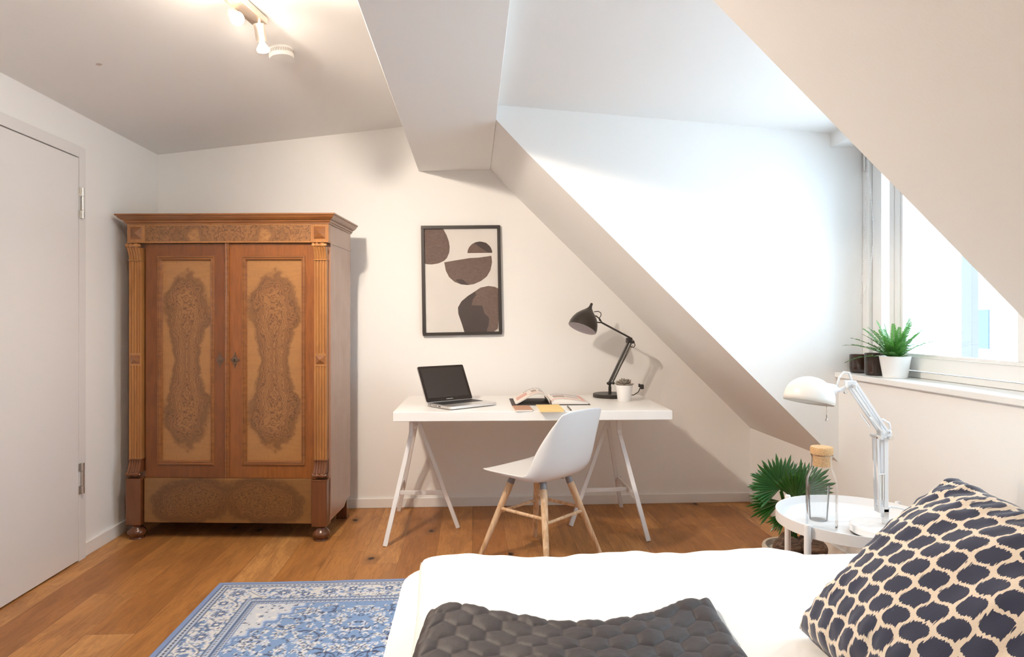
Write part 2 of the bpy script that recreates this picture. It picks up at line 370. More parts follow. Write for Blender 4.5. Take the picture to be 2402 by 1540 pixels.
# window: frame, two sashes with panes, hinge
XW = 2.06
w1 = sempty('window_1', (XW, 0, 0))
fx0, fx1 = -.035, .03
fr = MB().box(fx0, fx1, YN + .003, YD - .055, .956, .985).box(fx0, fx1, YN + .003, YD - .055, 2.07, 2.098)
fr.box(-.068, fx1, YD - .055, YD - .002, .956, 2.098).box(fx0, fx1, YN + .003, YN + .05, .956, 2.098).box(fx0, fx1, 2.19, 2.24, .985, 2.07)
obj('window_frame', fr, M_TRIM, w1, bevel=.004)
def sash(y0, y1, ls, rs, nm):
    m = MB(); z0, z1 = .990, 2.066; a, b = -.05, .0
    m.box(a, b, y0, y1, z0, z0 + .075).box(a, b, y0, y1, z1 - .075, z1)
    m.box(a, b, y1 - ls, y1, z0 + .075, z1 - .075).box(a, b, y0, y0 + rs, z0 + .075, z1 - .075)
    # glazing bead and grooves
    m.box(a - .006, a, y0 + .02, y1 - .02, z0 + .06, z0 + .064)
    s_ = obj('window_sash', m, M_TRIM, w1, bevel=.004)
    obj('pane', MB().box(-.028, -.024, y0 + rs - .005, y1 - ls + .005, z0 + .07, z1 - .07), M_PANE, s_)
    return s_
s1 = sash(2.245, YD - .06, .07, .08, 's'); s2 = sash(YN + .055, 2.185, .07, .07, 's')  # second sash is added, mostly hidden, to let in more daylight
obj('mullion', MB().box(-.045, -.008, 2.985, 3.085, 1.065, 1.99).box(-.050, -.045, 3.00, 3.012, 1.065, 1.99).box(-.050, -.045, 3.045, 3.055, 1.065, 1.99), M_TRIM, w1, bevel=.002)
obj('hinge', MB().cyl((-.073, YD - .030, 1.975), (-.073, YD - .030, 2.062), .0075, seg=16), M_STEEL, w1, smooth='auto')

# roller blind at the top of the left pane with its ball chain
bl = thing('roller_blind', 'grey roller blind drawn up at the window top with a white ball chain', 'blind', (1.99, 2.75, 2.0))
obj('cassette', MB().box(-.004, .010, -.42, .42, .012, .060), mat('blind_cassette', (.36, .38, .42), .5), bl, bevel=.004)
obj('bottom_rail', MB().box(-.006, .008, -.42, .42, -.010, .008), mat('blind_rail', (.10, .11, .15), .4), bl, bevel=.003)
ch = MB(); pts = []
for i in range(120):
    t = i / 119
    if t < .5: u = t * 2; pts.append((-.02 - .010 * u, .445 + .035 * u ** 2, .02 - .72 * u))
    else: u = (t - .5) * 2; pts.append((-.03 + .012 * u, .48 - .075 * math.sin(u * PI) - .035 * u, -.70 - .07 * math.sin(u * PI) + .72 * u))
for p in pts: ch.sphere(p, .0028, 6, 4)
ch.tube(pts[::2], .0009, 4)
obj('ball_chain', ch, M_WHITE, bl, smooth=True)

# ------------------------------------------------------------------ outside the window
M_EXT = mat('rendered_facade', (.88, .88, .87), .9); M_EXB = mat('weathered_timber', (.115, .108, .100), .8); M_EXC = mat('pale_timber', (.16, .148, .135), .8)
ext = thing('neighbouring_building', 'pale rendered building across the courtyard seen through the window', 'building', (7.0, 4, 0))
obj('wall', MB().box(0, .4, -9, 9, -5, 7.5), M_EXT, ext)
for (yy, zz) in ((4.63, 1.11), (1.5, 1.11), (-2.4, 1.11)):
    wf = obj('window', MB().box(-.06, 0, yy - .22, yy + .22, zz - .35, zz + .35), M_EXT, ext, bevel=.02)
    obj('pane', MB().box(-.08, -.061, yy - .15, yy + .15, zz - .28, zz + .25), mat('grey_pane', (.05, .075, .09), .2), wf)
tf = thing('timber_frame', 'pale timber balcony frame standing outside the window', 'frame', (3.4, 4.36, 0))
obj('post', MB().box(0, .05, -.05, .05, -3.0, 3.2), M_EXB, tf, bevel=.005)
obj('post', MB().box(0, .14, 1.00, 1.14, -3.0, 3.2), M_EXB, tf, bevel=.005)
obj('cross_beam', MB().box(.005, .045, .05, 1.00, 1.49, 1.585), M_EXC, tf, bevel=.005)
obj('flue_pipe', MB().lathe([(.05, 0), (.05, .12)], (-.10, .53, 1.73), 24, (.3, .6, 0)).tube([(-.07, .60, 1.73), (-.02, .80, 1.72), (.03, 1.01, 1.70)], .035, 12), mat('flue_metal', (.075, .095, .10), .5), tf, smooth='auto', label='short grey pipe stub')

# ------------------------------------------------------------------ wardrobe
wd = thing('wardrobe', 'antique two-door walnut wardrobe with burl panels standing against the back wall', 'wardrobe', (-1.3455, 3.766, 0), math.radians(-4.97))
WX0, WX1 = -.575, .555; WC = (WX0 + WX1) / 2; D = .44
obj('body', MB().box(WX0 + .03, WX1 - .001, .03, D, .13, 1.754).prism([(.03, .13), (.03, .10), (.30, .10), (.36, .13)], WX1 - .02, WX1 - .001, 'x'), [W_SIDE], wd, bevel=.002)
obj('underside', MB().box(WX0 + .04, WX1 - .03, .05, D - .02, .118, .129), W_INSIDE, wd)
obj('side_moulding', MB().box(WX1 - .001, WX1 + .004, .02, D, 1.645, 1.655), W_SIDE, wd)
# cornice swept on three sides
prof = [(0, 0), (.006, 0), (.006, .006), (.012, .010), (.014, .018), (.024, .023), (.034, .032), (.040, .042), (.046, .045), (.046, .053), (0, .053)]
cm = MB()
xa, xb = WX0 + .0, WX1 + .0
rings = []
for o_, h_ in prof: rings.append([(xa - o_, D, 1.752 + h_), (xa - o_, -.012 - o_, 1.752 + h_), (xb + o_, -.012 - o_, 1.752 + h_), (xb + o_, D, 1.752 + h_)])
vs = [p for r in rings for p in r]; fs = []
for i in range(len(rings) - 1):
    for j in range(3): fs.append((i * 4 + j, i * 4 + j + 1, (i + 1) * 4 + j + 1, (i + 1) * 4 + j))
fs.append(tuple((len(rings) - 2) * 4 + j for j in range(4))[::-1])
cm.add(vs, fs)
obj('cornice', cm, W_MOULD, wd)
obj('cornice_top', MB().box(xa - .03, xb + .03, -.035, D, 1.790, 1.797), W_SIDE, wd)
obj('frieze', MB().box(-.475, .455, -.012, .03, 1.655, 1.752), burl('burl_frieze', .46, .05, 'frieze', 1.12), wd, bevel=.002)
obj('frieze_rail', MB().box(WX0, WX1, -.016, .03, 1.648, 1.656).box(WX0, WX1, -.0135, .03, 1.745, 1.753), W_STRAIGHT, wd, bevel=.001)
def pyramid(m, cx, cz, hx, hz, y0, dep):
    m.add([(cx - hx, y0, cz - hz), (cx + hx, y0, cz - hz), (cx + hx, y0, cz + hz), (cx - hx, y0, cz + hz), (cx, y0 - dep, cz), (cx - hx, y0 + .006, cz - hz), (cx + hx, y0 + .006, cz - hz), (cx + hx, y0 + .006, cz + hz), (cx - hx, y0 + .006, cz + hz)],
          [(0, 1, 4), (1, 2, 4), (2, 3, 4), (3, 0, 4), (0, 1, 6, 5), (1, 2, 7, 6), (2, 3, 8, 7), (3, 0, 5, 8)]); return m
for sx in (-1, 1):
    cx = WC + sx * .515
    obj('corner_block', MB().box(cx - .050, cx + .050, -.012, .03, 1.656, 1.746), W_STRAIGHT, wd, bevel=.001)
    obj('pyramid_boss', pyramid(MB(), cx, 1.703, .032, .035, -.012, .016), W_MOULD, wd)
    # pilaster
    cx = WC + sx * .520; hw = .035
    pil = MB(); nfl = 4
    sec = []
    xs0, xs1 = cx - hw, cx + hw; step = (xs1 - xs0) / (nfl * 3 + 1.0)
    sec.append((xs0, -.012)); xx = xs0 + step * 1.6
    for q in range(nfl):
        sec += [(xx, -.012), (xx + step * .4, -.007), (xx + step * 1.2, -.007), (xx + step * 1.6, -.012)]; xx += step * 2.9
    sec += [(xs1, -.012), (xs1, .03), (xs0, .03)]
    pil.prism(sec, .447, .965, 'z').prism(sec, 1.035, 1.548, 'z').box(xs0, xs1, -.012, .03, .965, 1.035)
    p_ = obj('pilaster', pil, W_STRAIGHT, wd)
    obj('pyramid_boss', pyramid(MB(), cx, 1.0, .027, .024, -.012, .012), W_MOULD, p_)
    # scroll brackets top and bottom
    for up in (1, -1):
        sp = [(-.012, 0), (-.016, .02), (-.024, .042), (-.032, .058), (-.036, .066), (.03, .066), (.03, 0)]
        z0 = 1.556 if up > 0 else .440
        m = MB(); cxs = cx
        poly = [(y_, z0 + up * h_) for y_, h_ in sp]
        for q in range(5):
            a0 = cxs - hw + q * .0142; m.prism(poly, a0, a0 + .0115, 'x')
        m.prism([(y_ + .004 if y_ < 0 else y_, zz) for y_, zz in poly], cxs - hw + .001, cxs + hw - .001, 'x')
        m.box(cxs - hw - .002, cxs + hw + .002, -.016, .03, min(z0, z0 - up * .007), max(z0, z0 - up * .007))
        b_ = obj('scroll_bracket', m, W_STRAIGHT if up > 0 else W_POST, wd, bevel=.0015)
        prf = [(.0, 0), (.010, .002), (.013, .008), (.010, .014), (.007, .018), (.011, .024), (.013, .031), (.009, .037), (.007, .041), (.010, .047), (.013, .055), (.013, .062), (.010, .070), (.007, .074), (.010, .080), (.0, .086)]
        obj('turned_roll', MB().lathe(prf, (cxs - .043, -.030, z0 + up * .076), 20, (1, 0, 0)), W_STRAIGHT if up > 0 else W_POST, b_, smooth=True)
    # base post with turned foot
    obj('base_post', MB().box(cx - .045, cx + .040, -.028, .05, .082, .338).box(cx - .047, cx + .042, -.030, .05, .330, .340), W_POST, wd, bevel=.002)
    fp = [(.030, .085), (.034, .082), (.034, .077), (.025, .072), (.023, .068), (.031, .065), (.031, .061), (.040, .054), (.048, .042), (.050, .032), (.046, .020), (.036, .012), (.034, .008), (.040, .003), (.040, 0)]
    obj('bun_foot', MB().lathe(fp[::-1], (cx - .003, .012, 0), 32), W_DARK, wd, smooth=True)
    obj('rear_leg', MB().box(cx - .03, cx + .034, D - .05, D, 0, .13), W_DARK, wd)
# plinth
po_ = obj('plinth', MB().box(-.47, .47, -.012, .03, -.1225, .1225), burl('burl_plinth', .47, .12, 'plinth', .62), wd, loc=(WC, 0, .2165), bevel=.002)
# doors
def wdoor(x0, x1, px0, px1, fm, nm):
    z0, z1 = .340, 1.645
    d = obj('door', MB().box(x0, px0, -.006, .02, z0, z1).box(px1, x1, -.006, .02, z0, z1).box(px0, px1, -.006, .02, z0, .41).box(px0, px1, -.006, .02, 1.578, z1), fm, wd, loc=(0, .013, 0))
    pm = obj('burl_panel', MB().box(-(px1 - px0) / 2, (px1 - px0) / 2, 0, .012, -.584, .584), burl('burl_door_' + nm, (px1 - px0) / 2, .584), d, loc=((px0 + px1) / 2, .004, .994))
    fr_ = MB(); cx0, cx1, cz0, cz1 = px0, px1, .410, 1.578
    mp = [(0, -.006), (.003, -.013), (.008, -.014), (.010, -.009), (.015, -.008), (.018, -.011), (.021, -.010), (.024, .0), (.026, .004)]
    rr = [[(cx0 + o_, y_, cz0 + o_), (cx1 - o_, y_, cz0 + o_), (cx1 - o_, y_, cz1 - o_), (cx0 + o_, y_, cz1 - o_)] for o_, y_ in mp]
    vs = [p for r in rr for p in r]; fs = [(i * 4 + j, i * 4 + (j + 1) % 4, (i + 1) * 4 + (j + 1) % 4, (i + 1) * 4 + j) for i in range(len(rr) - 1) for j in range(4)]
    fr_.add(vs, fs); obj('panel_moulding', fr_, W_MOULD, d)
    return d
dl = wdoor(-.482, -.033, -.416, -.091, W_FRAME_L, 'left'); dr = wdoor(-.031, .484, .063, .420, W_FRAME_R, 'right')
obj('astragal', MB().prism([(-.031, -.006), (-.031, -.014), (-.027, -.019), (-.021, -.020), (-.017, -.015), (-.013, -.019), (-.008, -.018), (-.006, -.006)], .325, 1.650, 'z'), W_MOULD, dr, smooth=False)
def escut(cx, par, key):
    m = MB(); pts = []
    for i in range(48):
        a = 2 * PI * i / 48; r = .017 * (1 + .22 * math.cos(4 * a)) + .004 * math.cos(8 * a)
        pts.append((cx + r * math.cos(a) * 1.0, .997 + r * math.sin(a) * 1.9))
    m.prism(pts, -.0085, -.006, 'y'); m.sphere((cx, -.0085, .997), .008, 12, 8, (1, .35, 1.4)); m.sphere((cx, -.0085, 1.022), .004, 8, 6); m.sphere((cx, -.0085, .972), .004, 8, 6)
    e = obj('escutcheon', m, mat('aged_brass', (.16, .10, .07), .4, .7), par)
    if key: obj('keyhole', MB().box(cx - .002, cx + .002, -.0125, -.008, .990, .999).lathe([(.0035, 0), (.0035, .004)], (cx, -.0125, 1.0), 12, (0, 1, 0)), M_DARK, e)
escut(.024, dr, True); escut(-.060, dl, False)

# ------------------------------------------------------------------ desk with two trestles
dk = thing('desk', 'long white desk top resting on two white tubular trestles under the picture', 'desk', (.333, 3.868, 0), math.radians(-.9))
obj('tabletop', MB().box(-.745, .745, -.372, .372, .685, .735), M_TOP, dk, bevel=.003)
def trestle(sgn, cx, label):
    # sgn=+1: outer frame on the left (-x) side; the single leg leans to +x
    t = thing('trestle', label, 'trestle', (cx, 3.93, 0), 0, 'white metal trestles under the desk')
    s = sgn
    for e in (-1, 1):
        ys = e
        p = [(-.125 * s, ys * .335, 0), (-.006 * s, ys * .158, .555), (-.001 * s, ys * .150, .585), (0, ys * .149, .672)]
        m = MB()
        for a, b in zip(p[:-1], p[1:]): m.bar(a, b, .025, .025, (0, 1, 0))
        obj('leg', m, M_WHITE, t, bevel=.003)
    obj('leg', MB().bar((.262 * s, -.035, 0), (.012 * s, 0, .672), .024, .024, (0, 1, 0)), M_WHITE, t, bevel=.003)
    obj('top_bar', MB().box(-.015, .015, -.20, .20, .668, .6845), M_WHITE, t, bevel=.003)
    c = obj('stretcher', MB().bar((-.088 * s, -.272, .205), (-.088 * s, .272, .205), .012, .030).bar((-.082 * s, -.01, .205), (.178 * s, -.024, .205), .012, .024), M_WHITE, t, bevel=.002)
    obj('bolt', MB().lathe([(.006, 0), (.006, .03)], (.160 * s, -.023, .205), 12, (s, 0, 0)), M_CHROME, c)
    obj('bolt', MB().lathe([(.007, 0), (.005, .004), (0, .006)], (-.099 * s, .26, .215), 12, (-s, 0, 0)), M_CHROME, c)
    return t
trestle(1, -.345, 'white three-legged metal trestle under the left end of the desk')
trestle(-1, .845, 'white three-legged metal trestle under the right end of the desk')

# ------------------------------------------------------------------ chair
chr_ = thing('shell_chair', 'white plastic shell chair on splayed ash legs in front of the desk', 'chair', (.35, 3.39, 0), math.radians(135))   # local +x = front
CEN = [(.215, .452), (.16, .447), (.05, .432), (-.06, .424), (-.135, .430), (-.185, .462), (-.212, .52), (-.232, .60), (-.252, .69), (-.272, .785)]
RIM = [(.212, .458), (.15, .463), (.06, .466), (-.03, .468), (-.095, .474), (-.122, .515), (-.150, .58), (-.185, .645), (-.225, .71), (-.262, .768)]
WID = [.205, .228, .235, .236, .236, .232, .224, .210, .192, .165]
def shell(u, v):
    s = (v - .5) * 2; f = u * 9; i = min(int(f), 8); t = f - i
    def cr(L_, j=None):
        q = [L_[max(0, min(9, i + o_))] if j is None else L_[max(0, min(9, i + o_))][j] for o_ in (-1, 0, 1, 2)]
        a, b, c, d = q
        return .5 * (2 * b + (c - a) * t + (2 * a - 5 * b + 4 * c - d) * t * t + (3 * b - a - 3 * c + d) * t ** 3)
    k_ = abs(s) ** 2.6
    x_ = cr(CEN, 0) * (1 - k_) + cr(RIM, 0) * k_; z_ = cr(CEN, 1) * (1 - k_) + cr(RIM, 1) * k_
    wd_ = cr(WID); y_ = wd_ * math.sin(s * PI / 2 * .93) / math.sin(PI / 2 * .93)
    return (x_, y_, z_)
obj('seat_shell', MB().grid(shell, 36, 24), M_SHELL, chr_, smooth=True, solid=.007, sub=1)
tops = [(.135, 0), (0, .135), (-.135, 0), (0, -.135)]
dirs = [(1, 0), (0, 1), (-1, 0), (0, -1)]
def legp(k, z):
    a = math.radians(45 + 90 * k); r0, r1 = .315, .135; t = z / .43
    r = r0 + (r1 - r0) * t; return (r * math.cos(a), r * math.sin(a), z)
hubr = MB().box(-.12, .12, -.018, .018, .405, .418).box(-.018, .018, -.12, .12, .405, .418)
obj('under_bracket', hubr, M_GREY, chr_, bevel=.003, rot=(0, 0, PI / 4))
for k_ in range(4):
    lg = obj('leg', MB().tube([legp(k_, 0), legp(k_, .12), legp(k_, .36), legp(k_, .395)], [.012, .0145, .0185, .0175], 14), M_ASH, chr_, smooth='auto')
    obj('leg_cap', MB().tube([legp(k_, .385), legp(k_, .43)], [.0187, .014], 14), M_GREY, lg, smooth='auto')
for k_ in range(4):
    zz = .255 if k_ % 2 == 0 else .235
    a, b = legp(k_, zz), legp((k_ + 1) % 4, zz)
    obj('stretcher', MB().tube([a, b], .0085, 10), M_ASH, chr_, smooth='auto')

# ------------------------------------------------------------------ picture
pic = thing('framed_print', 'black framed abstract print of dark rounded shapes hanging above the desk', 'picture', (-.070, 4.335, 1.4785))
pic.rotation_euler = (0, math.radians(-1.0), 0)
PWd, PHt, fw = .515, .715, .020
M_PF = mat('black_frame', (.035, .027, .024), .45)
obj('frame', MB().box(-PWd / 2, PWd / 2, -.018, .006, PHt / 2 - fw, PHt / 2).box(-PWd / 2, PWd / 2, -.018, .006, -PHt / 2, -PHt / 2 + fw).box(-PWd / 2, -PWd / 2 + fw, -.018, .006, -PHt / 2 + fw, PHt / 2 - fw).box(PWd / 2 - fw, PWd / 2, -.018, .006, -PHt / 2 + fw, PHt / 2 - fw), M_PF, pic, bevel=.002)
IW, IH = PWd - 2 * fw, PHt - 2 * fw
M_PAPER = mat('cream_paper', (.80, .76, .71), .8); kk = N(M_PAPER); kk.color(kk.ramp(kk.noise(kk.coord(), 6, 3), [(.3, (.82, .78, .73)), (.75, (.76, .72, .68))]))
M_INK = mat('brown_grey_ink', (.16, .105, .085), .7); kk = N(M_INK); kk.color(kk.ramp(kk.noise(kk.mapping(kk.coord(), (60, 60, 90)), 1, 3), [(.3, (.14, .09, .072)), (.7, (.19, .125, .10))]))
M_INK2 = mat('dark_ink', (.065, .045, .042), .7)
ap = MB().box(-IW / 2, IW / 2, -.004, .004, -IH / 2, IH / 2)
def shape(pts, mi, dep):
    ap.m = mi; P = [(((x_ - 405) / 508 - .5) * IW, (.5 - (y_ - 161) / 727) * IH) for x_, y_ in pts]
    P = [(max(-IW / 2, min(IW / 2, a)), max(-IH / 2, min(IH / 2, b))) for a, b in P]
    ap.prism(P, -.0045 - dep, -.004, 'y')
def sm(pts, nn=6, closed=True):
    out = []; k_ = len(pts)
    for i in range(k_):
        a, b, c, d = pts[(i - 1) % k_], pts[i], pts[(i + 1) % k_], pts[(i + 2) % k_]
        for j in range(nn):
            t = j / nn; out.append(tuple(.5 * (2 * b[q] + (c[q] - a[q]) * t + (2 * a[q] - 5 * b[q] + 4 * c[q] - d[q]) * t * t + (3 * b[q] - a[q] - 3 * c[q] + d[q]) * t ** 3) for q in (0, 1)))
    return out
def arc(cx, cy, rx, ry, a0, a1, k_=20): return [(cx + rx * math.cos(math.radians(a0 + (a1 - a0) * i / k_)), cy - ry * math.sin(math.radians(a0 + (a1 - a0) * i / k_))) for i in range(k_ + 1)]
shape([(405, 161), (537, 161), (560, 205), (575, 250), (580, 290), (577, 325), (560, 365), (540, 385), (500, 403), (455, 410), (420, 408), (405, 403)], 1, .0002)
shape(arc(790, 333, 87, 80, 0, 180), 1, .0002)
shape([(750, 263), (762, 257), (792, 252), (835, 262), (862, 290), (875, 331), (848, 331), (800, 300)], 2, .0004)
shape([(540, 396), (620, 383), (720, 368), (780, 366), (870, 354), (874, 400), (862, 455), (835, 500), (795, 530), (745, 552), (700, 558), (655, 553), (610, 535), (572, 500), (550, 455)], 1, .0002)
shape([(615, 520), (640, 515), (670, 520), (705, 552), (700, 557), (655, 552)], 2, .0004)
shape([(672, 888), (655, 830), (632, 760), (630, 715), (655, 672), (700, 635), (740, 610), (790, 577), (845, 566), (890, 573), (915, 585), (918, 700), (918, 800), (908, 868), (880, 888)], 1, .0002)
shape([(672, 888), (655, 830), (632, 760), (630, 715), (655, 672), (700, 635), (752, 603), (758, 630), (735, 660), (725, 700), (800, 705), (815, 760), (845, 790), (845, 830), (825, 888)], 2, .0004)
obj('artwork', ap, [M_PAPER, M_INK, M_INK2], pic)
obj('glass', MB().box(-IW / 2, IW / 2, -.009, -.008, -IH / 2, IH / 2), M_PICGLASS, pic)

# ------------------------------------------------------------------ laptop
lp = thing('laptop', 'open silver laptop with a dark screen on the left of the desk', 'laptop', (-.12, 3.56, .7355), math.radians(37))
LW, LD = .325, .227
def rrect(x0, x1, y0, y1, r, k_=5):
    o_ = []
    for cx, cy, a0 in ((x1 - r, y1 - r, 0), (x0 + r, y1 - r, 90), (x0 + r, y0 + r, 180), (x1 - r, y0 + r, 270)):
        for i in range(k_ + 1):
            a = math.radians(a0 + 90 * i / k_); o_.append((cx + r * math.cos(a), cy + r * math.sin(a)))
    return o_
obj('base', MB().prism(rrect(0, LW, 0, LD, .012), .003, .018, 'z'), M_ALU, lp, bevel=.0015)
for ax0, ay0 in ((.02, .02), (LW - .04, .02), (.02, LD - .03), (LW - .04, LD - .03)): obj('rubber_foot', MB().box(ax0, ax0 + .02, ay0, ay0 + .01, 0, .003), M_KEY, lp)
kb = MB().box(.024, LW - .024, .098, .205, .0181, .0184)
for r in range(6):
    for c in range(14):
        if r == 0 and 4 <= c <= 8:
            if c == 4: kb.box(.026 + 4 * .0198, .026 + 9 * .0198 - .003, .100, .100 + .0145, .0184, .0196)
            continue
        kb.box(.026 + c * .0198, .026 + c * .0198 + .0168, .100 + r * .0175, .100 + r * .0175 + .0145, .0184, .0196)
obj('keyboard', kb, M_KEY, lp)
obj('trackpad', MB().box(.110, .215, .012, .088, .0178, .0183), mat('trackpad', (.62, .60, .59), .35, .6), lp, bevel=.0005)
pt = MB()
for yy, ww in ((.205, .006), (.188, .009), (.172, .005), (.158, .006), (.142, .008), (.128, .008), (.10, .022)): pt.box(-.0006, .0002, yy - ww / 2, yy + ww / 2, .008, .013)
obj('ports', pt, M_KEY, lp)
lid = obj('lid', MB().prism(rrect(0, LW, 0, .222, .010), -.006, 0, 'z'), M_ALU, lp, loc=(0, LD + .001, .018), rot=(math.radians(63), 0, 0), bevel=.001)
obj('bezel', MB().prism(rrect(.0015, LW - .0015, .0015, .2205, .009), 0, .001, 'z'), M_BEZEL, lid)
obj('screen', MB().box(.018, LW - .018, .026, .208, .0009, .0012), M_SCREEN, lid)
td = bpy.data.curves.new('lettering', 'FONT'); td.body = 'MacBook Pro'; td.size = .0085; td.align_x = 'CENTER'; td.extrude = .0002
to = bpy.data.objects.new('lettering', td); C.objects.link(to); to.parent = lid; to.location = (LW / 2, .0105, .0014); td.materials.append(mat('lettering_grey', (.7, .7, .7), .5))
bpy.context.view_layer.update(); tm = bpy.data.meshes.new_from_object(to.evaluated_get(bpy.context.evaluated_depsgraph_get()))
to2 = bpy.data.objects.new('lettering_mesh', tm); C.objects.link(to2); to2.parent = lid; to2.location = to.location; bpy.data.objects.remove(to); to2.name = 'lettering'

# ------------------------------------------------------------------ open book
bk = thing('open_book', 'large open illustrated book with dark cover on the desk', 'book', (.448, 3.735, .735), math.radians(-.5))
BW, BD = .225, .32
M_COVER = mat('dark_book_cover', (.055, .040, .035), .6); M_PAGE = mat('book_page', (.80, .75, .70), .7)
M_PINK = mat('printed_pink', (.72, .42, .36), .7); M_GRY = mat('printed_grey', (.42, .34, .30), .7); M_BLUE = mat('printed_blue_grey', (.42, .43, .50), .7); M_TXT = mat('printed_text', (.22, .19, .20), .7)
obj('cover', MB().box(-BW, BW, 0, BD, 0, .003), M_COVER, bk, bevel=.001)
def page_col(side, u, v):
    # u 0 at spine ..1 outer, v 0 near .. 1 far
    if side > 0:
        if u > .86 and v > .12 and u < .96: return 2
        if v < .18 and v > .07 and u < .96: return 2
        if .70 < v < .92 and .08 < u < .84: return 4 if (int(u * 34) + int(v * 20)) % 3 else 1
        if .3 < v < .62 and .1 < u < .42: return 3
        if .25 < v < .6 and .46 < u < .82: return 3 if int(v * 30) % 2 else 1
    else:
        if .62 < u < .92 and .25 < v < .7: return 2
        if .1 < v < .2 and u < .6: return 2
        if .75 < v < .92 and .1 < u < .7: return 4 if (int(u * 30) + int(v * 22)) % 3 else 1
        if .3 < v < .6 and .10 < u < .3: return 5 if int(v * 34) % 2 else 1
        if .3 < v < .65 and .34 < u < .5: return 3
    return 1
def pagesurf(side, hfn, ext, nm):
    m = MB(); nu, nv = 40, 30
    def P(u, v):
        return (side * (.004 + u * ext), .012 + v * (BD - .024), hfn(u))
    vs = [P(i / nu, j / nv) for i in range(nu + 1) for j in range(nv + 1)]
    o0 = len(vs); lowfn = hfn_low
    fs = []; mi = []
    for i in range(nu):
        for j in range(nv):
            fs.append((i * (nv + 1) + j, (i + 1) * (nv + 1) + j, (i + 1) * (nv + 1) + j + 1, i * (nv + 1) + j + 1)); mi.append(page_col(side, (i + .5) / nu, (j + .5) / nv) - 1)
    m.v = vs; m.f = fs; m.mi = mi
    return obj(nm, m, [M_PAGE, M_PINK, M_GRY, M_BLUE, M_TXT], bk, smooth=True, solid=.0012)
hfn_low = None
left_h = lambda u: .008 + .060 * math.sin(min(1, u * 1.0) ** .62 * PI) ** 1.15 + .002
right_h = lambda u: .010 + .020 * math.sin(min(1, u) ** .5 * PI * .92) + .006 * (1 - u)
pagesurf(-1, left_h, .200, 'page'); pagesurf(1, right_h, .212, 'page')
pb = MB()
for q in range(5):
    f = 1 - q * .02
    pb.grid(lambda u, v, q=q: (-(.004 + u * .200 * (1 - q * .004)), .013 + v * (BD - .026), left_h(u) - .0016 * (q + 1) * (1 - .5 * u) - .0008), 20, 1)
obj('page_block', pb, M_PAGE, bk, solid=.0008, smooth=True)
sec = [(.004, .004)] + [(.004 + u / 16 * .211, right_h(u / 16) - .002) for u in range(17)] + [(.214, .004)] + [(.10, .0045)]
obj('page_block', MB().prism([(a, b) for a, b in sec], .013, BD - .013, 'y'), M_PAGE, bk)

# notebooks, pencil
nb = thing('notebook', 'small brown notebook lying in front of the open book', 'notebook', (.272, 3.585, .735), math.radians(2))
obj('pages', MB().prism(rrect(-.047, .047, -.092, .092, .006), .0005, .007, 'z'), M_PAGE, nb)
obj('cover', MB().prism(rrect(-.048, .048, -.091, .094, .007), .007, .0085, 'z'), mat('kraft_brown', (.45, .25, .16), .7), nb)
y2 = thing('notepad', 'thick yellow notepad beside the brown notebook on the desk', 'notepad', (.418, 3.570, .735), math.radians(0))
obj('pages', MB().box(-.062, .068, -.105, .105, .0, .011), M_PAGE, y2, bevel=.001)
obj('cover', MB().box(-.064, .064, -.107, .107, .011, .0125).box(-.064, .064, -.109, -.107, .0, .0125), mat('yellow_card', (.78, .56, .24), .7), y2)
tag(obj('pencil', MB().tube([(.525, 3.50, .7395), (.530, 3.66, .7395)], .0038, 6), mat('pencil_black', (.05, .04, .04), .4)), 'thin dark pencil lying right of the yellow notepad', 'pencil')

# ------------------------------------------------------------------ succulent in white pot
su = thing('potted_succulent', 'grey-pink rosette succulent in a small white pot on the desk', 'plant', (.908, 3.91, .735))
obj('pot', MB().lathe([(.036, 0), (.039, .004), (.051, .094), (.051, .097), (.0475, .097), (.046, .085), (0, .083)], (0, 0, 0), 40), M_CER, su, smooth='auto')
obj('soil', MB().lathe([(.0, .085), (.046, .085)], seg=24), M_SOIL, su)
ro = MB()
for ring, (cnt, L, el, zz) in enumerate(((10, .056, 10, .092), (9, .048, 28, .096), (8, .038, 45, .100), (6, .028, 62, .102), (4, .018, 78, .104))):
    for i in range(cnt):
        a = 2 * PI * (i + .5 * (ring % 2)) / cnt + ring * .3; e = math.radians(el + rng.uniform(-6, 6))
        R_ = Matrix.Rotation(a, 3, 'Z') @ Matrix.Rotation(-e, 3, 'Y')
        mb_ = MB(); nu, nv = 6, 8
        def lf(u, v):
            wdt = math.sin(PI * min(1, u ** .8 * .93 + .05)) * .34 * L; aa = 2 * PI * v
            p = Vector((u * L + .006, wdt * math.cos(aa), wdt * .38 * math.sin(aa) + .10 * L * u * u)); return tuple(R_ @ p + Vector((0, 0, zz)))
        ro.grid(lf, nu, nv)
obj('rosette', ro, M_SUCC, su, smooth=True)

# ------------------------------------------------------------------ black desk lamp
bl_ = thing('desk_lamp', 'black articulated desk lamp with bell shade at the right end of the desk', 'lamp', (.865, 4.12, .735))
obj('base', MB().lathe([(.104, 0), (.106, .003), (.106, .020), (.103, .023), (0, .023)], seg=48), M_BLACK, bl_, smooth='auto')
obj('stem', MB().cyl((0, 0, .02), (0, 0, .065), .0095).cyl((0, 0, .06), (0, 0, .085), .0075).cyl((-.022, -.012, .088), (.028, -.012, .088), .006), M_BLACK, bl_, smooth='auto')
obj('lower_arm', MB().tube([(-.012, -.016, .088), (.112, -.016, .345)], .0055, 10).tube([(.014, -.012, .090), (.136, -.012, .345)], .0055, 10).tube([(.006, .012, .088), (.126, .012, .345)], .0045, 10), M_BLACK, bl_, smooth='auto')
obj('knob', MB().sphere((-.014, -.024, .088), .010, 12, 8).sphere((.016, -.024, .090), .010, 12, 8), M_BLACK, bl_, smooth=True)
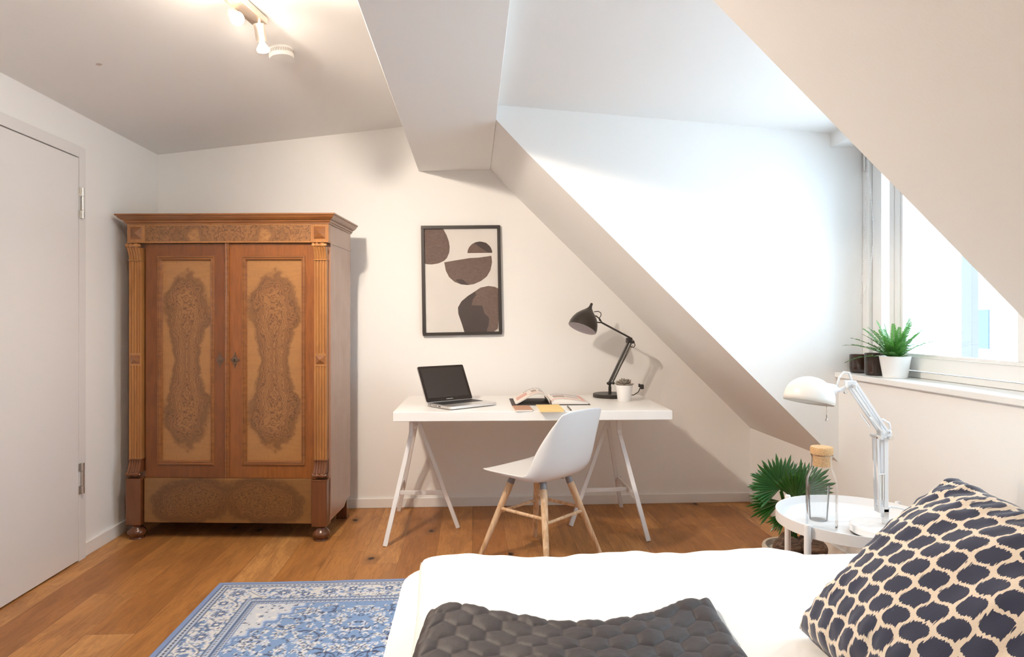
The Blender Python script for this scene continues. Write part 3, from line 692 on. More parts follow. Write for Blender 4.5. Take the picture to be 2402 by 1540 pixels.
obj('spring', MB().tube([(.022, .014, .105), (.148, .014, .325)], .0028, 8), M_WIRE, bl_)
obj('elbow', MB().box(.104, .138, -.020, .016, .340, .372).sphere((.110, -.026, .350), .009, 12, 8).sphere((.140, -.024, .345), .009, 12, 8), M_BLACK, bl_, bevel=.003)
obj('upper_arm', MB().tube([(.140, -.008, .366), (-.055, -.020, .468)], .0058, 10).tube([(-.055, -.020, .468), (-.085, -.028, .470), (-.105, -.030, .478)], .004, 8).tube([(-.055, -.020, .468), (-.068, -.026, .490), (-.090, -.03, .508), (-.112, -.034, .515)], .004, 8), M_BLACK, bl_, smooth='auto')
obj('cable', MB().tube(sm([(-.055, -.02, .472), (-.072, -.02, .485), (-.060, -.02, .515), (-.070, -.02, .538), (-.105, -.026, .535), (-.108, -.026, .533), (-.09, -.02, .53)], 1, False) and [(-.055, -.020, .472), (-.072, -.020, .484), (-.070, -.020, .498), (-.060, -.020, .514), (-.062, -.020, .530), (-.078, -.022, .539), (-.105, -.028, .536)], .0028, 8)
    , M_BLACK, bl_, smooth='auto')
obj('cable', MB().tube([(.136, -.010, .366), (.152, -.010, .350), (.158, -.010, .325), (.150, -.010, .312), (.130, -.010, .316), (.122, -.010, .330)], .0028, 8), M_BLACK, bl_, smooth='auto')
obj('cable', MB().tube([(.10, .03, .006), (.16, .03, .008), (.185, .01, .03), (.19, -.01, .055)], .003, 8), M_BLACK, bl_, smooth='auto')
apex = Vector((-.118, -.020, .590)); opn = Vector((-.185, -.062, .435)); axv = (opn - apex); LN = axv.length
pf = [(0, 0), (.006, .001), (.0085, .006), (.0085, .018), (.013, .034), (.030, .055), (.050, .075), (.070, .100), (.083, .128), (.090, .155), (.090, LN + .003), (.088, LN + .004)]
obj('lamp_shade', MB().lathe(pf, apex, 48, axv, caps=False), M_BLACKS, bl_, smooth='auto')
pin = [(.0, .045), (.028, .060), (.046, .078), (.066, .102), (.079, .130), (.087, .157), (.0880, LN + .004)]
obj('shade_lining', MB().lathe(pin, apex, 48, axv, caps=False), mat('white_lining', (.68, .64, .66), .4), bl_, smooth=True)
obj('bulb', MB().sphere(tuple(apex + axv * .72), .026, 16, 10), mat('unlit_bulb', (.8, .76, .74), .3), bl_, smooth=True)
obj('plug', MB().box(.188, .212, -.026, -.006, .050, .080).box(.178, .190, -.022, -.010, .062, .085), M_BLACK, bl_, bevel=.005)

# ------------------------------------------------------------------ ceiling: smoke detector, track light
sdx, sdy = -.854, 3.005
tilt = -math.atan(.133)
sd = thing('smoke_detector', 'round white smoke detector on the ceiling beside the spotlights', 'smoke detector', (sdx, sdy, ceil_z(sdx)))
sd.rotation_euler = (0, tilt, 0)
obj('housing', MB().lathe([(.052, .001), (.054, -.006), (.054, -.034), (.051, -.041), (0, -.041)], seg=48), M_TRIM, sd, smooth='auto')
vt = MB()
for i in range(46):
    a = 2 * PI * i / 46; cx, cy = .0541 * math.cos(a), .0541 * math.sin(a)
    vt.bar((cx, cy, -.024), (cx, cy, -.010), .0022, .0012, (math.cos(a), math.sin(a), 0))
obj('vent_slots', vt, mat('vent_shadow', (.32, .26, .22), .8), sd)

E_ = Vector((-.848, 2.70, 0)); dv = Vector((-.16, -.987, 0)).normalized(); TL = .82
tl = thing('spotlight_bar', 'brushed metal ceiling bar with swivelling spotlights above the room', 'ceiling lamp', (E_.x, E_.y, ceil_z(E_.x) - .001))
tl.rotation_euler = (0, 0, math.atan2(dv.y, dv.x))      # local +x along the bar towards the camera
M_BAR = mat('warm_nickel', (.80, .70, .60), .32, .8)
def tz(x): return (ceil_z(E_.x + dv.x * x) - ceil_z(E_.x))
obj('mounting_bar', MB().add([(0, -.032, -.026), (TL, -.032, tz(TL) - .026), (TL, .032, tz(TL) - .026), (0, .032, -.026), (0, -.032, -.002), (TL, -.032, tz(TL) - .008), (TL, .032, tz(TL) + .0), (0, .032, .0)],
    [(3, 2, 1, 0), (4, 5, 6, 7), (0, 1, 5, 4), (1, 2, 6, 5), (2, 3, 7, 6), (3, 0, 4, 7)]), M_BAR, tl, bevel=.002)
M_BULB = mat('lit_bulb', (1, .95, .85), .4, emit=(1, .88, .68), estr=2.6)
M_NECK = thin_glass('bulb_glass_neck', (.95, .93, .9), .3)
inv = Matrix.Rotation(-tl.rotation_euler[2], 3, 'Z')
def spot(x, side, d_world, energy, cone, i):
    d = (inv @ Vector(d_world)).normalized()
    piv = Vector((x, side, tz(x) - .048))
    head = obj('spot_head', MB().cyl((x, side, tz(x) - .022), tuple(piv), .006).cyl(tuple(piv - d * .012), tuple(piv + d * .052), .021, .021, 24), M_BAR, tl, smooth='auto')
    b0 = piv + d * .052
    obj('bulb', MB().lathe([(.010, 0), (.012, .008), (.024, .026), (.0255, .034), (.022, .041), (.010, .044), (0, .0445)], tuple(b0), 24, tuple(d)), M_BULB, head, smooth=True)
    ld = bpy.data.lights.new('spot_light', 'SPOT'); ld.energy = energy * LAMP_W; ld.color = LAMP_COL; ld.spot_size = math.radians(cone); ld.spot_blend = .9; ld.shadow_soft_size = .022
    lo = bpy.data.objects.new('spot_light', ld); C.objects.link(lo); lo.parent = tl; lo.location = b0 + d * .058
    lo.rotation_euler = d.to_track_quat('-Z', 'Y').to_euler()
    pl_ = bpy.data.lights.new('bulb_glow', 'POINT'); pl_.energy = energy * .02 * LAMP_W; pl_.color = LAMP_COL; pl_.shadow_soft_size = .026
    lo2 = bpy.data.objects.new('bulb_glow', pl_); C.objects.link(lo2); lo2.parent = tl; lo2.location = b0 + d * .075
spot(.03, .012, (.10, .30, -1), 28, 140, 0)
spot(.15, -.03, (.45, -.80, -.55), 85, 140, 1)
spot(.36, .03, (1, -.35, -.50), 34, 140, 4)  # extra spot out of view, added to brighten the near roof slope
spot(.56, -.03, (.75, 1.0, -.50), 58, 120, 2)  # this spot and the next are also added, on the unseen bar length
spot(.74, -.032, (.15, .95, -.65), 18, 115, 3)
tag(obj('ceiling_spot_mark', MB().lathe([(.013, 0), (.012, -.0015), (0, -.002)], (-1.613, 2.961, ceil_z(-1.613) + .001), 20, (-.133, 0, 1)), mat('mark_grey', (.55, .47, .42), .8)), 'small round grey cover dot on the plain ceiling left of the spotlights', 'cover')

# ------------------------------------------------------------------ rug (woven pattern as a colour attribute)
RX0, RX1, RY0, RY1 = -1.163, .25, .95, 3.122
step = .005
nx = int((RX1 - RX0) / step); ny = int((RY1 - RY0) / step)
gx = np.linspace(0, RX1 - RX0, nx + 1); gy = np.linspace(0, RY1 - RY0, ny + 1)
GX, GY = np.meshgrid(gx, gy, indexing='ij')
Wd_, Hd_ = RX1 - RX0, RY1 - RY0
A = np.minimum(GX, Wd_ - GX); B = np.minimum(GY, Hd_ - GY)    # mirrored quarter
ed = np.minimum(A, B)
along = np.where(A < B, B, A)
NAVY = np.array((.022, .040, .12)); BLUE = np.array((.14, .26, .54)); LBL = np.array((.36, .50, .76)); PALE = np.array((.66, .70, .76)); WHT = np.array((.83, .82, .80)); EDGE = np.array((.20, .30, .56))
col = np.tile(np.array((.19, .33, .60)), (nx + 1, ny + 1, 1)).astype(float)
def paint(mask, c): col[mask] = c
def vnoise(sx, seed, A_=A, B_=B):
    r = np.random.RandomState(seed); g = r.rand(200, 200)
    u, v = A_ / sx, B_ / sx; i, j = np.floor(u).astype(int) % 199, np.floor(v).astype(int) % 199; fu, fv = u - np.floor(u), v - np.floor(v)
    fu = fu * fu * (3 - 2 * fu); fv = fv * fv * (3 - 2 * fv)
    return g[i, j] * (1 - fu) * (1 - fv) + g[i + 1, j] * fu * (1 - fv) + g[i, j + 1] * (1 - fu) * fv + g[i + 1, j + 1] * fu * fv
v1, v2, v3 = vnoise(.022, 1), vnoise(.012, 2), vnoise(.05, 3)
# motifs helper
def flower(cx, cy, r, pet, c1, c2, c3, reg=None, rot=0):
    dx, dy = A - cx, B - cy; m = (np.abs(dx) < r * 1.3) & (np.abs(dy) < r * 1.3)
    if reg is not None: m &= reg
    d = np.hypot(dx, dy); a = np.arctan2(dy, dx) + rot
    rr = r * (.78 + .22 * np.cos(pet * a))
    paint(m & (d < rr), c1); paint(m & (d < rr * .80), c2); paint(m & (d < rr * .80) & (np.cos(pet * a) > .75) & (d > rr * .3), c3); paint(m & (d < rr * .28), c3)
def ringc(cx, cy, r, wd2, c, a0=-9, a1=9, reg=None):
    dx, dy = A - cx, B - cy; d = np.hypot(dx, dy); a = np.arctan2(dy, dx)
    m = (np.abs(d - r) < wd2) & (a > a0) & (a < a1)
    if reg is not None: m &= reg
    paint(m, c)
field = ed > .245
# field: tendrils and small flowers
r = np.random.RandomState(11)
for q in range(46):
    cx, cy = r.uniform(.26, .71), r.uniform(.26, 1.09); rad = r.uniform(.03, .07); a0 = r.uniform(-PI, PI - 3.6)
    ringc(cx, cy, rad, .0036, WHT if q % 3 else NAVY, a0, a0 + 3.6, field); ringc(cx + .004, cy, rad - .005, .0022, NAVY, a0, a0 + 3.4, field)
for q in range(420):
    cx, cy = r.uniform(.25, .71), r.uniform(.25, 1.09); s_ = r.uniform(.008, .017)
    c_ = [(WHT, PALE, NAVY), (PALE, WHT, BLUE), (NAVY, LBL, WHT), (WHT, LBL, WHT)][q % 4]
    flower(cx, cy, s_, r.choice([4, 5, 6]), *c_, reg=field, rot=r.uniform(0, 3))
for q in range(500):
    cx, cy, an = r.uniform(.25, .71), r.uniform(.25, 1.09), r.uniform(0, PI)
    dx, dy = A - cx, B - cy; u_ = dx * math.cos(an) + dy * math.sin(an); w_ = -dx * math.sin(an) + dy * math.cos(an)
    paint(field & (np.abs(u_) < .010) & (np.abs(w_) < .0032 * (1 - (u_ / .010) ** 2)), NAVY if q % 3 else WHT)
for cx, cy in ((.36, .36), (.50, .32), (.42, .52), (.62, .42), (.55, .62), (.33, .62), (.66, .64), (.47, .80), (.6, .9)):
    flower(cx, cy, .034, 7, WHT, NAVY, PALE, field); flower(cx, cy, .017, 5, WHT, LBL, NAVY, field)
# spandrel (pale corner with wavy blue outline)
sp = (A - .245) + (B - .245) * .62 + .018 * np.sin((A - B) * 60)
spm = field & (sp < .20)
paint(spm, PALE); paint(spm & (v2 > .80), NAVY); paint(spm & (v2 < .2), WHT)
paint(field & (np.abs(sp - .203) < .006), LBL); paint(field & (np.abs(sp - .217) < .009), BLUE * .95 + .02)
for cx, cy in ((.275, .275), (.30, .36), (.36, .285)): flower(cx, cy, .020, 6, WHT, NAVY, LBL, spm)
# borders
def band(a, b): return (ed >= a) & (ed < b)
paint(band(0, .022), EDGE)
def smallband(a, b, base, seed):
    m = band(a, b); paint(m, base)
    mid = (a + b) / 2; ph = along / .020; f = ph - np.floor(ph) - .5
    e = ed - mid; hw2 = (b - a) / 2
    paint(m & (np.hypot(f * .020, e) < hw2 * .62), PALE); paint(m & (np.hypot(f * .020, e) < hw2 * .34), NAVY)
    paint(m & (np.abs(e) > hw2 * .72) & (((along / .008).astype(int)) % 2 == 0), WHT)
    paint(band(a, a + .004) | band(b - .004, b), NAVY)
smallband(.022, .062, LBL * .85, 1)
mb2 = band(.062, .185); paint(mb2, WHT * .92)
paint(mb2 & (v2 > .62), LBL); paint(mb2 & (v2 > .74), BLUE * .8); paint(mb2 & (np.abs(v1 - .5) < .045), BLUE * .6)
wave = .1235 + .036 * np.sin(along * 2 * PI / .20)
paint(mb2 & (np.abs(ed - wave) < .005), WHT); paint(mb2 & (np.abs(ed - wave - .006) < .0022), NAVY)
def edge_flower(t, e0, rad, pet, c1, c2, c3):
    for side in (0, 1):
        dx = (ed - e0); dy = along - t; s = (A < B) if side == 0 else (A >= B)
        d = np.hypot(dx, dy); a = np.arctan2(dy, dx); rr = rad * (.78 + .22 * np.cos(pet * a)); m = mb2 & s
        paint(m & (d < rr), c1); paint(m & (d < rr * .82), c2); paint(m & (d < rr * .82) & (np.cos(pet * a) > .6) & (d > rr * .25), c3); paint(m & (d < rr * .25), c1)
for i, t in enumerate(np.arange(.125, 1.2, .10)):
    if i % 2 == 0: edge_flower(t, .1235, .050, 11, WHT, NAVY * 1.4, LBL)
    else: edge_flower(t, .100 if i % 4 == 1 else .145, .034, 8, WHT, NAVY, BLUE)
    edge_flower(t + .05, .155 if i % 2 else .09, .016, 5, NAVY, WHT, LBL)
smallband(.185, .215, LBL * .85, 2); smallband(.215, .245, BLUE * .9, 3)
nz = rng.normal(0, .03, (nx + 1, ny + 1, 1)); col = np.clip(col * .95 * (1 + nz), 0, 1)
rg = thing('rug', 'blue and white patterned oriental rug on the floor beside the bed', 'rug', (0, 0, 0))
me = bpy.data.meshes.new('pile')
wob = .0015 * np.sin(GX * 23) + .002 * np.sin(GX * 9 + 1)
V = np.stack([GX + RX0, GY + RY0 + wob * (GY > Hd_ - .1), np.full_like(GX, .008)], -1).reshape(-1, 3)
idx = (np.arange(nx)[:, None] * (ny + 1) + np.arange(ny)[None, :]).reshape(-1)
F = np.stack([idx, idx + ny + 1, idx + ny + 2, idx + 1], 1)
me.vertices.add(len(V)); me.vertices.foreach_set('co', V.ravel())
me.loops.add(F.size); me.loops.foreach_set('vertex_index', F.ravel().astype(np.int32))
me.polygons.add(len(F)); me.polygons.foreach_set('loop_start', (np.arange(len(F)) * 4).astype(np.int32)); me.polygons.foreach_set('loop_total', np.full(len(F), 4, np.int32))
me.update()
ca = me.color_attributes.new('weave', 'FLOAT_COLOR', 'POINT')
ca.data.foreach_set('color', np.concatenate([col, np.ones((nx + 1, ny + 1, 1))], -1).reshape(-1).astype(np.float32))
M_RUG = mat('woven_rug', (.3, .4, .7), .95, sheen=.3); k = N(M_RUG); at = k.new('ShaderNodeAttribute', attribute_name='weave'); k.color(at.outputs['Color']); k.bump(k.noise(k.coord(), 500, 2), .4, .002)
me.materials.append(M_RUG); ro_ = bpy.data.objects.new('pile', me); C.objects.link(ro_); ro_.parent = rg
obj('backing', MB().box(RX0 + .002, RX1 - .002, RY0 + .002, RY1 - .004, .0005, .0075), mat('rug_edge', (.12, .18, .33), .95), rg)

# ------------------------------------------------------------------ bed
bd = thing('bed', 'low double bed with a dark upholstered base and white mattress in the foreground', 'bed', (0, 0, 0))
obj('bed_base', MB().box(-.215, 1.84, .50, 1.98, .14, .385), M_LEATHER, bd, bevel=.02, seg=4)
obj('piping', MB().tube([(-.216, .55, .372), (-.216, 1.962, .372), (-.205, 1.977, .372), (-.18, 1.981, .372), (1.8, 1.981, .372)], .004, 8), mat('brown_piping', (.22, .11, .07), .5), bd)
for cx, cy in ((-.14, .62), (-.14, 1.90), (1.74, .62), (1.74, 1.90)):
    obj('leg', MB().cyl((cx, cy, .009 if cx < .25 else 0), (cx, cy, .142), .025, .03, 20), M_BLACK, bd, smooth='auto')
def rbox(x0, x1, y0, y1, z0, z1, r):
    return MB().prism(rrect(x0, x1, y0, y1, r, 8), z0, z1, 'z')
obj('mattress', rbox(-.185, 1.82, .52, 1.915, .386, .520, .15), M_SHEET, bd, bevel=.03, seg=5, smooth='auto')

# duvet: puffy sheet with soft waves, draping over the far edge
r3 = np.random.RandomState(5)
FB = {}
def fbm(x_, y_, s_, seed):
    if (s_, seed) not in FB:
        rr_ = np.random.RandomState(seed); L_ = []
        for q in range(6):
            a = rr_.uniform(0, 2 * PI); f = rr_.uniform(.6, 1.6) / s_; L_.append((2 * PI * f * math.cos(a), 2 * PI * f * math.sin(a), rr_.uniform(0, 6)))
        FB[(s_, seed)] = L_
    return sum(math.sin(x_ * a + y_ * b + c) for a, b, c in FB[(s_, seed)]) / 6
DX0, DX1 = -.137, .985
DF = {}
def dfar(x_):
    k_ = round(x_, 4)
    if k_ not in DF: DF[k_] = float(dfar0(k_))
    return DF[k_]
def dfar0(x_): return 1.893 + .010 * fbm(x_, 0, .10, 4) + np.interp(x_, [-.14, -.08, .03, .16, .27, .42, .53, .66, .88, .985], [.018, .026, .000, -.006, -.003, .022, -.002, .004, .022, .006])
def duvet_h(x_, y_):
    yf = dfar(x_)
    h = .553 + .010 * fbm(x_, y_, .45, 8) + .004 * fbm(x_, y_, .13, 9)
    for dd_, w_, a_ in ((yf - y_, .05, .022), (x_ - DX0, .035, .020), (DX1 - x_, .13, .026)):
        e = min(1, max(0, dd_ / w_)); h -= (1 - math.sqrt(max(0, 1 - (1 - e) ** 2))) * a_
    return max(.524, h)
def closed(top, bottom, nu, nv):
    m = MB(); o1 = [top(i / nu, j / nv) for i in range(nu + 1) for j in range(nv + 1)]; o2 = [bottom(i / nu, j / nv) for i in range(nu + 1) for j in range(nv + 1)]
    K = len(o1); I = lambda i, j: i * (nv + 1) + j
    fs = [(I(i, j), I(i + 1, j), I(i + 1, j + 1), I(i, j + 1)) for i in range(nu) for j in range(nv)]
    fs += [tuple(q + K for q in f[::-1]) for f in fs]
    rim = [I(i, 0) for i in range(nu + 1)] + [I(nu, j) for j in range(1, nv + 1)] + [I(i, nv) for i in range(nu - 1, -1, -1)] + [I(0, j) for j in range(nv - 1, 0, -1)]
    for a, b in zip(rim, rim[1:] + rim[:1]): fs.append((b, a, a + K, b + K))
    m.add(o1 + o2, fs); return m
def dxy(u, v):
    x_ = DX0 + u * (DX1 - DX0); yf = dfar(x_); y_ = .54 + v * (yf - .54)
    return x_, y_
def dtop(u, v):
    x_, y_ = dxy(u, v); e = .012 * (1 - min(1, u / .08)) * math.sin(y_ * 5 + 1); return (x_ + e, y_, duvet_h(x_, y_))
def dbot(u, v):
    x_, y_ = dxy(u, v); e = .012 * (1 - min(1, u / .08)) * math.sin(y_ * 5 + 1); return (x_ + e + .008 * (1 - u * 2), y_ - .01 * v, .5213)
dv_ = obj('duvet', closed(dtop, dbot, 120, 120), M_SHEET, smooth=True)
tag(dv_, 'thick white duvet spread over the bed', 'duvet')
def press(o):
    # let a soft thing rest on the bed: its underside follows the duvet or the mattress
    mw = o.matrix_basis.copy(); iv = mw.inverted()
    for v_ in o.data.vertices:
        p = mw @ v_.co; g = (duvet_h(p.x, p.y) + .0035) if (DX0 - .03 < p.x < DX1 + .03) else .5225
        if p.z < g: p.z = g; v_.co = iv @ p
# white pillow behind the patterned cushion
def pillow(w_, h_, t_, nn=40, corner=.10, wr=0, seed=1, pinch=.07):
    m = MB(); vs = []; 
    def P(u, v, sgn):
        a, b = u * 2 - 1, v * 2 - 1
        ra = 1 - pinch * (1 - b * b) * 1.0; rb = 1 - pinch * (1 - a * a) * 1.0
        X = a * w_ / 2 * (1 - pinch * (1 - abs(b)) ** .0 * (1 - b * b) * abs(a)) ; Y = b * h_ / 2 * (1 - pinch * (1 - a * a) * abs(b))
        prof = (max(0, 1 - a * a) ** .42) * (max(0, 1 - b * b) ** .42)
        z_ = t_ / 2 * prof
        if wr: z_ += wr * prof * (fbm(X, Y, .16, seed) * .6) + wr * 1.2 * (1 - prof) * prof ** .5 * fbm(X * 1.0, Y, .05, seed + 1)
        return (X, Y, sgn * z_)
    nu = nn; top = [P(i / nu, j / nu, 1) for i in range(nu + 1) for j in range(nu + 1)]; bot = [P(i / nu, j / nu, -1) for i in range(nu + 1) for j in range(nu + 1)]
    fs = [(i * (nu + 1) + j, (i + 1) * (nu + 1) + j, (i + 1) * (nu + 1) + j + 1, i * (nu + 1) + j + 1) for i in range(nu) for j in range(nu)]
    m.add(top, fs); m.add(bot, [f[::-1] for f in fs]); return m
plw = obj('bed_pillow', pillow(.40, .62, .20), M_SHEET, loc=(1.42, 1.02, .63), rot=(0, math.radians(-14), 0), smooth=True)
press(plw)
tag(plw, 'plain white pillow lying on the bed behind the patterned cushion', 'pillow')

# patterned cushion
M_CUSH = mat('ikat_fabric', (.05, .06, .12), .9, sheen=.25); k = N(M_CUSH)
uvn = k.new('ShaderNodeUVMap'); uvn.uv_map = 'uv'; uv = uvn.outputs[0]; uu, vv, _ = k.sep(uv)
jit = k.noise(k.mapping(uv, (420, 34, 1), (0, 0, PI / 4)), 1, 1, .5); jit2 = k.noise(k.mapping(uv, (40, 40, 1)), 1, 2, .5)
pp = k.math('ADD', k.math('MULTIPLY', uu, 24.0), k.math('MULTIPLY', k.math('SUBTRACT', jit, .5), .22))
qq = k.math('ADD', k.math('MULTIPLY', vv, 23.0), k.math('MULTIPLY', k.math('SUBTRACT', jit, .5), -.22))
pw = k.math('ADD', pp, k.math('MULTIPLY', k.math('SINE', k.math('MULTIPLY', qq, 2 * PI)), .07)); qw = k.math('ADD', qq, k.math('MULTIPLY', k.math('SINE', k.math('MULTIPLY', pp, 2 * PI)), .07))
sp_ = k.math('ABSOLUTE', k.math('SINE', k.math('MULTIPLY', pw, PI))); sq_ = k.math('ABSOLUTE', k.math('SINE', k.math('MULTIPLY', qw, PI)))
mn = k.math('MINIMUM', sp_, sq_); pr_ = k.math('MULTIPLY', sp_, sq_)
fld = k.math('ADD', k.math('MULTIPLY', mn, .6), k.math('MULTIPLY', pr_, .4))
fld = k.math('ADD', fld, k.math('MULTIPLY', k.math('SUBTRACT', jit2, .5), .12))
msk = k.smooth(fld, .20, .26)
wv = k.noise(k.mapping(uv, (900, 300, 1)), 1, 1)
cc = k.mix(msk, (.90, .79, .65, 1), (.034, .042, .085, 1)); k.color(k.mix(k.math('MULTIPLY', wv, .2), cc, (.03, .03, .05, 1)))
k.bump(wv, .35, .001)
cp = pillow(.455, .52, .235, 72, wr=.022, seed=21, pinch=.05)
# frame: edge A from lower-left-far corner up to the top corner; edge B towards the camera (-y)
P0 = Vector((.690, 1.345, .575)); P1 = Vector((1.003, 1.315, .882)); e1 = (P1 - P0).normalized(); e2 = Vector((.02, -1, -.03)); e2 = (e2 - e1 * e2.dot(e1)).normalized()
nrm = e2.cross(e1).normalized()
if nrm.x > 0: nrm = -nrm
cen = P0 + e1 * .2225 + e2 * .255
Mx = Matrix((e1, e2, nrm)).transposed().to_4x4(); Mx.translation = cen
cu = obj('patterned_cushion', cp, M_CUSH, smooth=True); cu.matrix_world = Mx
uvl = cu.data.uv_layers.new(name='uv')
for l in cu.data.loops:
    co_ = cu.data.vertices[l.vertex_index].co; uvl.data[l.index].uv = (co_.y + .5, co_.x + .5)
press(cu)
tag(cu, 'navy and cream ikat patterned cushion leaning at the head of the bed', 'cushion')

# quilted blanket
M_QUILT = mat('dark_quilt_satin', (.034, .026, .028), .6, sheen=.05); k = N(M_QUILT); k.bump(k.noise(k.coord(), 60, 3, .5, .5), .25, .004)
def hexd(x_, y_, s_):
    # distance to nearest hexagon border (0 at stitch), pointy-top hexes with flat-to-flat s_
    hh = s_ * math.sqrt(3); best = None
    out = []
    for ox, oy in ((0, 0), (s_ / 2, hh / 2)):
        a = (x_ - ox + s_ / 2) % s_ - s_ / 2; b = (y_ - oy + hh / 2) % hh - hh / 2; out.append((a * a + b * b, a, b))
    out.sort(); _, a, b = out[0]
    a, b = abs(a), abs(b)
    d_ = max(a, a * .5 + b * math.sqrt(3) / 2); return s_ / 2 - d_
def quilt(u, v):
    # u across x, v 0 near .. 1 far
    S = .060
    xl = -.128 + .028 * v ** 3; xr = .495 + .055 * v
    yb = 1.475 - .075 * math.sin(PI * min(1, max(0, (u - .08) / .84))) ** 1.2 + .010 * math.sin(u * 9) + .035 * max(0, u - .8) * 5 * .6 - .03 * max(0, .08 - u) * 12
    y0 = .80; x_ = xl + (xr - xl) * u; y_ = y0 + (yb - y0) * v
    qx = (xr - xl) * u + .01; qy = (1.45 - y0) * v
    hd = hexd(qx, qy, S); puff = min(1, hd / .022); puff = math.sqrt(max(0, 1 - (1 - puff) ** 2))
    e = min(u * .65, (1 - u) * .65, (1 - v) * .65)
    e = min(1, e / .035); edge = math.sqrt(max(0, 1 - (1 - e) ** 2))
    h = duvet_h(x_, y_) + .010 + .024 * edge + .0065 * puff * (.3 + .7 * edge) + .006 * math.sin(x_ * 9 + 1) * edge + .005 * fbm(x_, y_, .2, 31) * edge
    yy = y_ + .004 * fbm(x_ * 2, 0, .05, 12) * (v > .9)
    return (x_, yy, h)
def quilt_b(u, v):
    x_, y_, z_ = quilt(u, v); return (x_, y_, duvet_h(x_, y_) + .0045)
qo = obj('quilted_blanket', closed(quilt, quilt_b, 220, 220), M_QUILT, smooth=True)
tag(qo, 'dark hexagon-quilted blanket folded across the white duvet', 'blanket')

# ------------------------------------------------------------------ side table
tb = thing('tray_table', 'round white metal tray table beside the bed under the window', 'side table', (1.37, 2.29, 0))
obj('tray', MB().lathe([(0, .494), (.252, .494), (.258, .497), (.262, .524), (.266, .524), (.266, .486), (.262, .484), (0, .484)], seg=72, caps=False), M_WHITE, tb, smooth='auto')
for i, a in enumerate((118, 208, 298, 28)):
    a = math.radians(a); cx, cy = .276 * math.cos(a), .276 * math.sin(a)
    obj('leg', MB().lathe([(.0, 0), (.0105, 0), (.0115, .004), (.0115, .524), (.009, .531), (0, .533)], (cx, cy, 0), 16).tube([(cx, cy, .455), (cx * .93, cy * .93, .482)], .006, 8), M_WHITE, tb, smooth='auto')
M_TRAYLIP = None

cf = thing('carafe', 'clear glass carafe with a cork stopper on the white tray table', 'carafe', (1.205, 2.215, .4945))
LI = [(0, .001), (.045, .001), (.050, .006), (.051, .014), (.051, .165), (.048, .182), (.036, .208), (.0335, .222), (.0325, .250), (.036, .262)]
obj('glass_body', MB().lathe(LI, seg=48, caps=False), M_CARAFE, cf, smooth=True)
obj('rim', MB().lathe([(.0355, .260), (.0368, .262), (.0355, .264), (.034, .262), (.0355, .260)], seg=40, caps=False), M_CARAFE, cf, smooth=True)
obj('cork_stopper', MB().lathe([(0, .222), (.029, .222), (.032, .262), (.036, .264), (.037, .267), (.037, .285), (.0355, .288), (0, .288)], seg=40), M_CORK, cf, smooth='auto')
gl_ = thing('drinking_glass', 'clear drinking glass standing behind the carafe on the tray table', 'glass', (1.258, 2.335, .4945))
obj('glass_body', MB().lathe([(0, .001), (.026, .001), (.029, .004), (.037, .130), (.0385, .130), (.0305, .0), (0, .0)], seg=40, caps=False), M_CARAFE, gl_, smooth='auto')

# white architect lamp
wl = thing('table_lamp', 'white articulated reading lamp with round marble base on the tray table', 'lamp', (1.385, 2.165, .4945))
obj('lamp_base', MB().lathe([(0, .004), (.093, .004), (.097, .007), (.097, .026), (.093, .030), (0, .030)], seg=56), M_MARBLE, wl, smooth='auto')
obj('base_pad', MB().lathe([(0, 0), (.094, 0), (.094, .004), (0, .004)], seg=56), M_BLACK, wl)
sx = .020
obj('stem', MB().cyl((sx, .01, .03), (sx, .01, .055), .0095).box(sx - .008, sx + .008, 0, .02, .05, .085), M_CHROME, wl, smooth='auto')
la = MB()
for dx, w_ in ((-.031, .009), (-.001, .015)):
    for dy in (-.002, .020): la.bar((sx + dx + (.008 if dx < -.02 else 0), dy + .004, .082), (sx + dx, dy + .004, .328), w_, .007, (0, 1, 0))
obj('lower_arm', la, M_WHITE, wl, bevel=.0015)
obj('lower_joint', MB().box(sx - .026, sx + .014, .0, .030, .070, .092), M_WHITE, wl, bevel=.003)
sg = MB()
for dx in (-.021, -.012):
    sg.tube([(sx + dx, .000, .115), (sx + dx, .000, .200)], .0034, 8)
sg.tube([(sx - .026, .000, .202), (sx - .006, .000, .202)], .0018, 6)
obj('spring', sg, M_CHROME, wl)
obj('elbow_plate', MB().box(sx - .020, sx + .020, .002, .026, .318, .350).cyl((sx + .008, -.012, .326), (sx + .008, .036, .326), .006).cyl((sx - .034, -.008, .330), (sx - .034, .034, .330), .0055).cyl((sx + .012, -.006, .345), (sx + .012, .034, .345), .004), M_WHITE, wl, bevel=.002)
obj('bolt', MB().cyl((sx + .008, -.016, .326), (sx + .008, -.008, .326), .0075), M_CHROME, wl)
for bx_, bz_, br_ in ((-.034, .330, .0065), (-.122, .502, .006), (-.150, .482, .005)): obj('bolt', MB().cyl((sx + bx_, -.014, bz_), (sx + bx_, -.005, bz_), br_), M_CHROME, wl)
ua = MB()
for o_ in ((-.008, -.004), (.010, .012)):
    for dy in (-.004, .016):
        ua.bar((sx + o_[0], dy + .008, .338 + o_[1] * .3), (sx - .118 + o_[0] * .8, dy + .008, .505 + o_[1]), .006, .009)
obj('upper_arm', ua, M_WHITE, wl, bevel=.0015)
obj('spring', MB().tube([(sx - .066, -.010, .400), (sx - .020, -.010, .348)], .0032, 8), M_CHROME, wl)
obj('spring', MB().tube([(sx - .072, .030, .402), (sx - .040, .030, .360)], .0032, 8), M_CHROME, wl)
obj('head_joint', MB().box(sx - .138, sx - .104, .0, .026, .492, .520).bar((sx - .128, .012, .500), (sx - .165, .012, .484), .012, .012), M_WHITE, wl, bevel=.003)
shc = Vector((sx - .268, .005, .462)); dn = Vector((-.20, -.12, -1)).normalized()
